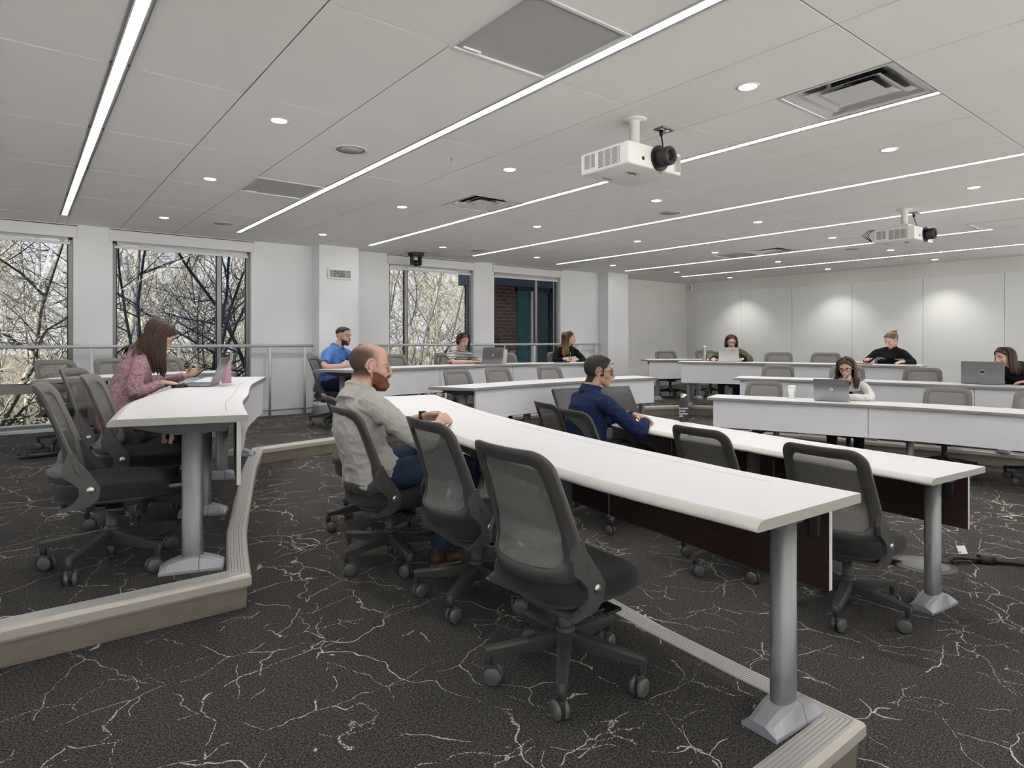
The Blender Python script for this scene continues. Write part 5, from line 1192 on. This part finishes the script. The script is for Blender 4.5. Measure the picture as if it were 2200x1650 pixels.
projector(3.06,2.65,'white projector hanging nearer the camera, letters on its underside',False); projector(7.42,2.70,'white projector hanging farther away at the right, cables looping behind',True)
o=thing('ceiling_camera','small black pan-tilt camera hanging above the third window','camera',(4.98,8.83,ZC)); MB().rbox(-.10,.10,-.08,.08,-.055,0,.012,0,None,3).build('mount_base',M['black'],o)
mb=MB(); mb.rbox(-.085,-.055,-.05,.05,-.20,-.05,.010); mb.rbox(.055,.085,-.05,.05,-.20,-.05,.010); mb.build('yoke',M['black'],o)
hd=MB().ball(V(0,0,-.165),(.055,.06,.05)).build('camera_head',M['black_m'],o); MB().lathe([(0,.03),(.03,.03),(.033,.0)],16,0,Matrix.Translation(V(0,-.045,-.17))@Matrix.Rotation(PI/2,4,'X')).build('lens',M['black'],hd,fix=False)
MB().box(-.03,-.02,-.0825,-.079,-.03,-.02).build('blue_status_light',mat('blue_led',(.02,.03,.5),.4,emit=(.1,.15,1),estr=1.5),o)
o=thing('wall_sensor','tiny white sensor box high in the far corner of the room','sensor',(12.93,9.40,2.66)); MB().rbox(-.035,.035,-.03,.03,-.05,.05,.006).build('housing',M['white'],o); MB().box(-.036,-.034,-.015,.015,-.03,-.01).box(-.036,-.034,-.015,.015,.01,.03).build('dark_windows',M['black'],o)
MB().cyl(V(0,0,.05),V(0,0,.124),.012,10).build('stem',M['white'],o)
# digital clock
o=thing('wall_clock','white digital wall clock reading 2 56 on the column face','clock',(3.75,8.925,2.372)); MB().rbox(-.185,.185,-.025,.004,-.078,.078,.008).build('case',M['white'],o)
lcd=mat('lcd_gray',(.30,.31,.30),.15,spec=.7); sc_=MB().box(-.165,.165,-.0265,-.024,-.058,.058).build('display',lcd,o)
SEG={'2':'abged','5':'afgcd','6':'afgecd','1':'bc','9':'abcdfg','7':'abc'}
def seg7(mb,ch,x,z,w,h,t_):
    P={'a':(x,x+w,z+h-t_,z+h),'g':(x,x+w,z+h/2-t_/2,z+h/2+t_/2),'d':(x,x+w,z,z+t_),'f':(x,x+t_,z+h/2,z+h),'b':(x+w-t_,x+w,z+h/2,z+h),'e':(x,x+t_,z,z+h/2),'c':(x+w-t_,x+w,z,z+h/2)}
    for s in SEG[ch]: a,b,c,d=P[s]; mb.box(a+.001,b-.001,-.0278,-.0262,c+.001,d-.001)
mb=MB(); seg7(mb,'2',-.105,-.04,.045,.08,.011); seg7(mb,'5',-.035,-.04,.045,.08,.011); seg7(mb,'6',.02,-.04,.045,.08,.011)
mb.box(-.050,-.042,-.0278,-.0262,.012,.020); mb.box(-.050,-.042,-.0278,-.0262,-.022,-.014); seg7(mb,'1',.105,-.045,.018,.035,.005); seg7(mb,'9',.13,-.045,.02,.035,.005)
mb.build('digits',M['black_m'],sc_); text('TEMP',.022,M['black_m'],sc_,Matrix.Translation(V(.115,-.0268,.035))@Matrix.Rotation(PI/2,4,'X'))
# ---------------------------------------------------------------- things on tables and floors
T2,T1,T0=Z2+TH,Z1+TH,Z0+TH
def laptop(name,label,x,y,z,face,w,d,lean,m,logo=None,keys=None):
    """face: heading (deg) the screen looks towards, i.e. towards its user"""
    o=thing(name,label,'laptop',(x,y,z),rad(face),'laptops')
    b=MB().rbox(-d/2,d/2,-w/2,w/2,.004,.018,.004).build('base',m,o); MB().rbox(-d*.12,d*.32-.0,-w*.42,w*.42,.0178,.0192,.0006).build('keyboard',keys or M['black_m'],b); 
    for sx in (-1,1): MB().box(sx*d*.38-.01,sx*d*.38+.01,-w*.4,w*.4,0,.005).build('rubber_foot',M['black'],b)
    h=d*1.0; R=Matrix.Translation(V(-d/2+.004,0,.018))@Matrix.Rotation(-rad(lean),4,'Y')
    l=MB().rbox(-.007,.0,-w/2,w/2,0,h,.003,0,R).build('lid',m,o); MB().box(.0002,.0014,-w/2+.008,w/2-.008,.014,h-.01,0,R).build('screen',M['screen_off'],l)
    if logo: logo(l,R@Matrix.Translation(V(-.0078,0,h*.5))@Matrix.Rotation(-PI/2,4,'Z')@Matrix.Rotation(PI/2,4,'X'))
    return o
M['logo']=mat('pale_logo',(.75,.75,.76),.3,.6); M['logo_dk']=mat('dark_logo',(.05,.05,.055),.5)
def ring(m,R,r,parent,w=.0015,name='logo_ring'): mb=MB(); mb.lathe([(r-w,0),(r-w,.0008),(r+w,.0008),(r+w,0),(r-w,0)],32,0,R); return mb.build(name,m,parent,fix=False)
def logo_dell(l,R): ring(M['logo'],R,.019,l,.0012); text('DELL',.0135,M['logo'],l,R,ext=.0004)
def logo_dell2(l,R): ring(M['chrome'],R,.024,l,.0018); text('DELL',.017,M['chrome'],l,R,ext=.0004)
def logo_m(l,R): MB().lathe([(0,.0004),(.022,.0004),(.022,0)],28,0,R).build('logo_disc',M['white'],l,fix=False); ring(M['logo_dk'],R,.0215,l,.0008); text('M',.030,M['logo_dk'],l,R@Matrix.Translation(V(0,0,.0006)),ext=.0004)
def logo_bar(l,R): MB().box(-.030,.030,-.0022,.0022,0,.0008,0,R@Matrix.Rotation(rad(35),4,'Z')).box(.022,.030,-.009,.0022,0,.0008,0,R@Matrix.Rotation(rad(35),4,'Z')).box(-.030,-.022,-.0022,.009,0,.0008,0,R@Matrix.Rotation(rad(35),4,'Z')).build('logo_mark',M['logo'],l)
def logo_red(l,R):
    red=mat('orange_red_sticker',(.70,.12,.04),.5); MB().prism([(.03,.05),(.065,.082),(.10,.05),(.085,.052),(.065,.060),(.045,.052)],0,.0006,0,None,R).build('sticker',red,l)
    MB().box(.05,.08,.030,.046,0,.0005,0,R).build('sticker_fade',mat('pale_orange_sticker',(.8,.38,.28),.5),l)
def bottle(name,label,cat,x,y,z,prof,m,cap,capprof,extra=None):
    o=thing(name,label,cat,(x,y,z)); MB().lathe(prof,28).build('body',m,o); MB().lathe(capprof,24).build('lid',cap,o)
    if extra: extra(o)
    return o
# ---------------------------------------------------------------- objects on the tables
lp=laptop('laptop','open thin gray laptop turned away beside the pink bottle',1.10,5.29,T2,155,.31,.215,22,M['gray_laptop'],logo_bar,M['keys'])
def mouse(label,x,y,z,rz):
    o=thing('computer_mouse',label,'mouse',(x,y,z),rad(rz)); mb=MB(); mb.ball(V(0,0,.006),(.056,.034,.030)); me=mb.mesh('b'); 
    for v in me.vertices: v.co.z=max(0.0,v.co.z)
    b=bpy.data.objects.new('shell',me); C.objects.link(b); b.parent=o; me.materials.append(M['black']); MB().cyl(V(.028,-.004,.028),V(.028,.004,.028),.008,12).build('wheel',M['chair_dk'],b)
mouse('black computer mouse under the right hand of the woman in pink',.935,5.165,T2,0); mouse('black computer mouse under the hand of the woman in the olive jacket',9.13,6.24,T2,-153)
o=thing('smartphone','dark smartphone held up by the pink-sweater woman','phone',(1.145,5.44,T2+.105)); o.rotation_euler=(0,rad(-40),rad(-8)); b=MB().rbox(-.072,.072,-.036,.036,-.004,.004,.003).build('body',M['black'],o); MB().box(-.068,.068,-.033,.033,.004,.0045).build('screen',M['screen_off'],b)
pk=mat('pink_enamel',(.50,.27,.37),.4)
bottle('water_bottle','pink water bottle with a black strap lid behind the open laptop','bottle',1.34,5.50,T2,[(0,0),(.037,0),(.038,.006),(.038,.155),(.034,.178),(.024,.190),(.023,.200),(0,.200)],pk,M['black'],[(0,.195),(.025,.195),(.026,.232),(.0,.234)],lambda o: MB().tube([V(-.024,0,.222),V(-.024,0,.245),V(0,0,.252),V(.024,0,.245),V(.024,0,.222)],.005,6).build('strap_handle',M['black'],o))
def txt(o):
    for k,s in enumerate(('Innovation','Design','Experience','LAB')):
        mb=text(s,.021,M['white'],o,Matrix.Identity(4),'lettering',.0002,'LEFT'); me=mb.data; bpy.data.objects.remove(mb)
        for v in me.vertices: a=(v.co.x-.047)/.0362; r=.0362+v.co.z; v.co=V(math.sin(a)*r,-math.cos(a)*r,.112-k*.022+v.co.y)
        q=bpy.data.objects.new('lettering',me); C.objects.link(q); q.parent=o; q.rotation_euler.z=rad(-46)
bottle('steel_bottle','matte black bottle with white lettering standing on the second table','bottle',4.27,3.18,T0,[(0,0),(.034,0),(.036,.005),(.036,.155),(.032,.178),(.022,.190),(.021,.196),(0,.196)],M['black_m'],M['chrome'],[(0,.192),(.023,.192),(.024,.222),(.020,.226),(0,.226)],txt)
laptop('laptop','open gray laptop with a round badge in front of the woman in the striped top',5.40,7.46,T2,84,.345,.235,12,M['gray_laptop'],logo_dell)
tb=mat('pale_pink_tumbler',(.62,.52,.49),.45)
def tumb(o):
    MB().tube([V(-.038,0,.17),V(-.068,0,.165),V(-.072,0,.13),V(-.066,0,.085),V(-.032,0,.075)],.008,8).build('handle',tb,o); MB().cyl(V(.008,0,.21),V(.012,0,.27),.005,8).build('straw',M['white'],o)
tm=bottle('tumbler','tall pale pink tumbler with a handle and straw on the window table','tumbler',5.70,7.46,T2,[(0,0),(.032,0),(.034,.005),(.036,.09),(.046,.13),(.049,.205),(0,.205)],tb,tb,[(0,.203),(.050,.203),(.050,.214),(.0,.215)],tumb); tm.rotation_euler.z=rad(-30)
o=thing('pen','bright green pen held by the long-haired woman in black','pen',(6.84,7.235,T2+.105)); o.rotation_euler=(rad(28),rad(-32),0); MB().cyl(V(0,0,-.075),V(0,0,.070),.0045,8).build('barrel',mat('green_plastic',(.12,.60,.08),.4),o); MB().cyl(V(0,0,-.088),V(0,0,-.075),.001,8,0,.0045).build('tip',M['black'],o)
o=tag(MB().rbox(-.10,.10,-.07,.07,0,.012,.002).build('notebook',mat('teal_cover',(.02,.10,.13),.6),None,(6.62,7.20,T2),rad(-10)),'thin teal notebook lying left of the writing woman in black','notebook')
def sheet(label,x,y,z,rz,w=.21,d=.29,curl=0.,name='paper_sheet',m=None):
    mb=MB(); n=10; vs=[]
    for i in range(n+1):
        t_=i/n; zz=.0015+curl*t_**2
        for yy in (-w/2,w/2): vs.append(V(-d/2+d*t_,yy,zz))
    mb.add(vs+[v-V(0,0,.0012) for v in vs],[(2*i,2*i+1,2*i+3,2*i+2) for i in range(n)]+[(2*n+2+2*i,2*n+2+2*i+2,2*n+2+2*i+3,2*n+2+2*i+1) for i in range(n)]+[(0,2*n+2,2*n+3,1),(2*n,2*n+1,4*n+3,4*n+2)],0,True)
    return tag(mb.build(name,m or M['paper'],None,(x,y,z),rad(rz)),label,'paper')
M['paper']=mat('white_paper',(.82,.82,.81),.7)
sheet('white paper under the hands of the long-haired woman in black',6.86,7.14,T2,78)
sheet('curled white sheet lifting off the table at the left of the woman with the bun',9.66,4.12,T2+.012,112,.21,.30,.085); sheet('white sheet under the hand of the woman with the bun',9.78,3.78,T2,100)
o=tag(MB().rbox(-.12,.12,-.16,.16,0,.010,.002).build('folder',mat('red_folder',(.50,.02,.03),.5),None,(9.62,4.08,T2),rad(20)),'red folder under the curled sheet on the highest far row','folder')
o=tag(MB().rbox(-.075,.075,-.037,.037,0,.009,.003).build('smartphone',M['silver'],None,(9.82,3.50,T2),rad(100)),'pale phone lying by the elbow of the woman with the bun','phone')
o=thing('pen','purple pen in the raised hand of the woman with the bun','pen',(9.60,4.36,T2+.065)); o.rotation_euler=(rad(66),0,rad(20)); MB().cyl(V(0,0,-.07),V(0,0,.07),.0045,8).build('barrel',mat('purple_plastic',(.35,.04,.40),.4),o); MB().cyl(V(0,0,.07),V(0,0,.082),.0045,8,0,.001).build('tip',M['black'],o)
st=mat('brushed_steel',(.42,.40,.38),.3,.9)
bottle('steel_bottle','slim brushed steel bottle standing on the highest far row','bottle',8.97,6.26,T2,[(0,0),(.033,0),(.036,.006),(.036,.14),(.033,.175),(.022,.215),(.019,.225),(0,.225)],st,M['white'],[(0,.223),(.021,.223),(.021,.250),(0,.252)])
laptop('laptop','open pale silver laptop with an orange-red sticker on its lid',9.13,5.90,T2,28,.31,.215,8,M['silver_lt'],logo_red)
laptop('laptop','large open gray laptop with a round badge in the middle far row',8.80,2.38,T1,14,.40,.25,10,M['gray_laptop'],logo_dell2)
laptop('laptop','open silver laptop with a white M sticker in the lowest far row',7.05,3.28,T0,20,.345,.235,14,M['silver'],logo_m)
o=thing('paper_cup','white lidded paper coffee cup on the lowest far row','cup',(6.90,3.66,T0)); MB().lathe([(0,0),(.029,0),(.030,.003),(.040,.128),(0,.128)],28).build('cup',M['paper'],o); MB().lathe([(.0,.126),(.043,.126),(.043,.134),(.039,.138),(.037,.150),(0,.151)],28).build('lid',M['white'],o)
MB().box(-.012,.004,-.0375,-.036,.03,.09).box(-.030,-.026,-.0375,-.034,.05,.08).build('printed_mark',mat('faint_print',(.55,.55,.50),.6),o)
# big tilted screen in the pit
o=thing('display_screen','large dark display screen tilted back on a low stand beyond the man in navy','display screen',(5.12,4.80,0),rad(-12.6))
R=Matrix.Translation(V(0,.16,.585))@Matrix.Rotation(rad(-34),4,'X')
b=MB().rbox(-.52,.52,-.0,.045,-.325,.325,.006,0,R).build('bezel',M['black'],o); MB().box(-.507,.507,-.0015,.001,-.312,.312,0,R).build('panel',M['screen_off'],b)
MB().rbox(-.30,.30,-.15,.35,0,.03,.008).box(-.05,.05,.10,.16,.02,.60).box(-.05,.05,.12,.26,.54,.60).build('stand',M['black_m'],o)
# floor box, cable bundle, tag
o=thing('floor_box','round gray floor box cover beside the cable bundle','floor box',(4.42,1.50,0)); MB().lathe([(0,.006),(.155,.006),(.160,.004),(.175,.003),(.178,0)],40).build('rim',M['chair'],o); MB().lathe([(0,.009),(.135,.009),(.137,.006)],40).build('cover',M['foot'] if 0 else mat('floor_box_gray',(.15,.145,.14),.5),o)
o=thing('cable_bundle','thick black cable bundle running over the pit floor to the right edge','cable',(4.55,1.40,0)); mb=MB(); rnd=random.Random(3)
for k in range(5):
    dy=.014*(k-2); P=[V(-.03,.03+dy*.4,.004),V(.04,.015+dy,.035),V(.12,-.04+dy,.030),V(.22,-.13+dy,.018),V(.30,-.24+dy,.016),V(.45,-.50+dy*1.5,.014),V(.55,-.75+dy*2,.014),V(.62,-1.1,.014)]; P=[p+V(0,rnd.uniform(-.004,.004),max(0,rnd.uniform(-.002,.006))) for p in P]; mb.tube(bez(P,[.010]*8,5)[0],.010,7)
mb.tube([V(.18,-.10,.020),V(.24,-.16,.018)],.034,10); mb.build('cables',M['cable'],o)
o=thing('cable_tag','small white label with a red dot standing on the cable bundle','tag',(4.66,1.36,.055)); o.rotation_euler=(rad(60),0,rad(-30)); MB().box(-.03,.03,0,.05,0,.001).build('label',M['paper'],o); MB().cyl(V(-.02,.01,.001),V(-.02,.01,.0018),.006,12).build('red_dot',mat('red_dot',(.6,.03,.03),.5),o)
o=thing('cable_coil','loose coil of black cable and power strip on the carpet by the left corner table','cable',(.17,7.28,Z2)); mb=MB(); rnd=random.Random(6)
for k in range(4):
    P=[V(math.cos(a*.55+k)*(.13+.02*k),math.sin(a*.55+k)*(.09+.01*k),.008+.022*abs(math.sin(a*.4+k))) for a in range(12)]; mb.tube(P,.006,6)
mb.tube([V(.08,.05,.01),V(.2,.08,.02),V(.3,.05,.01)],.006,6); mb.build('coil',M['cable'],o); MB().rbox(-.10,.12,-.03,.03,0,.03,.005).build('power_strip',M['chair_dk'],o)
# ---------------------------------------------------------------- world, sun, camera
w=bpy.data.worlds.new('sky'); bpy.context.scene.world=w; w.use_nodes=True; nt=w.node_tree; bg=nt.nodes['Background']
tc=nt.nodes.new('ShaderNodeTexCoord'); sx=nt.nodes.new('ShaderNodeSeparateXYZ'); nt.links.new(tc.outputs['Generated'],sx.inputs[0])
rp=nt.nodes.new('ShaderNodeValToRGB'); e=rp.color_ramp.elements; e[0].position=0.; e[0].color=(.88,.90,.94,1); e[1].position=.6; e[1].color=(.30,.47,.80,1)
nt.links.new(sx.outputs[2],rp.inputs[0]); nt.links.new(rp.outputs[0],bg.inputs[0]); bg.inputs[1].default_value=SKY
sun=bpy.data.lights.new('sun','SUN'); sun.energy=SUN; sun.angle=rad(.6); sun.color=(1,.93,.80); so=bpy.data.objects.new('sun',sun); C.objects.link(so)
so.rotation_euler=(rad(58),0,rad(-50))
cam=bpy.data.cameras.new('camera'); co=bpy.data.objects.new('camera',cam); C.objects.link(co); co.location=(0,0,1.394)
co.rotation_euler=(rad(90),0,rad(-38.09)); cam.sensor_width=36; cam.lens=1353.1*36/2200; cam.shift_x=0; cam.shift_y=(730.7-825)/2200; cam.clip_start=.05; cam.clip_end=300
sc=bpy.context.scene; sc.camera=co
sc.view_settings.view_transform='Standard'; sc.view_settings.look='None'; sc.view_settings.gamma=1; sc.view_settings.use_curve_mapping=False; sc.view_settings.exposure=EXPO
sc.cycles.use_denoising=True; sc.cycles.max_bounces=7; sc.cycles.diffuse_bounces=3; sc.cycles.glossy_bounces=3; sc.cycles.transparent_max_bounces=14; sc.cycles.transmission_bounces=4
sc.cycles.use_adaptive_sampling=True; sc.cycles.adaptive_min_samples=12; sc.cycles.adaptive_threshold=.12; sc.cycles.sample_clamp_indirect=6; sc.cycles.caustics_reflective=False; sc.cycles.caustics_refractive=False
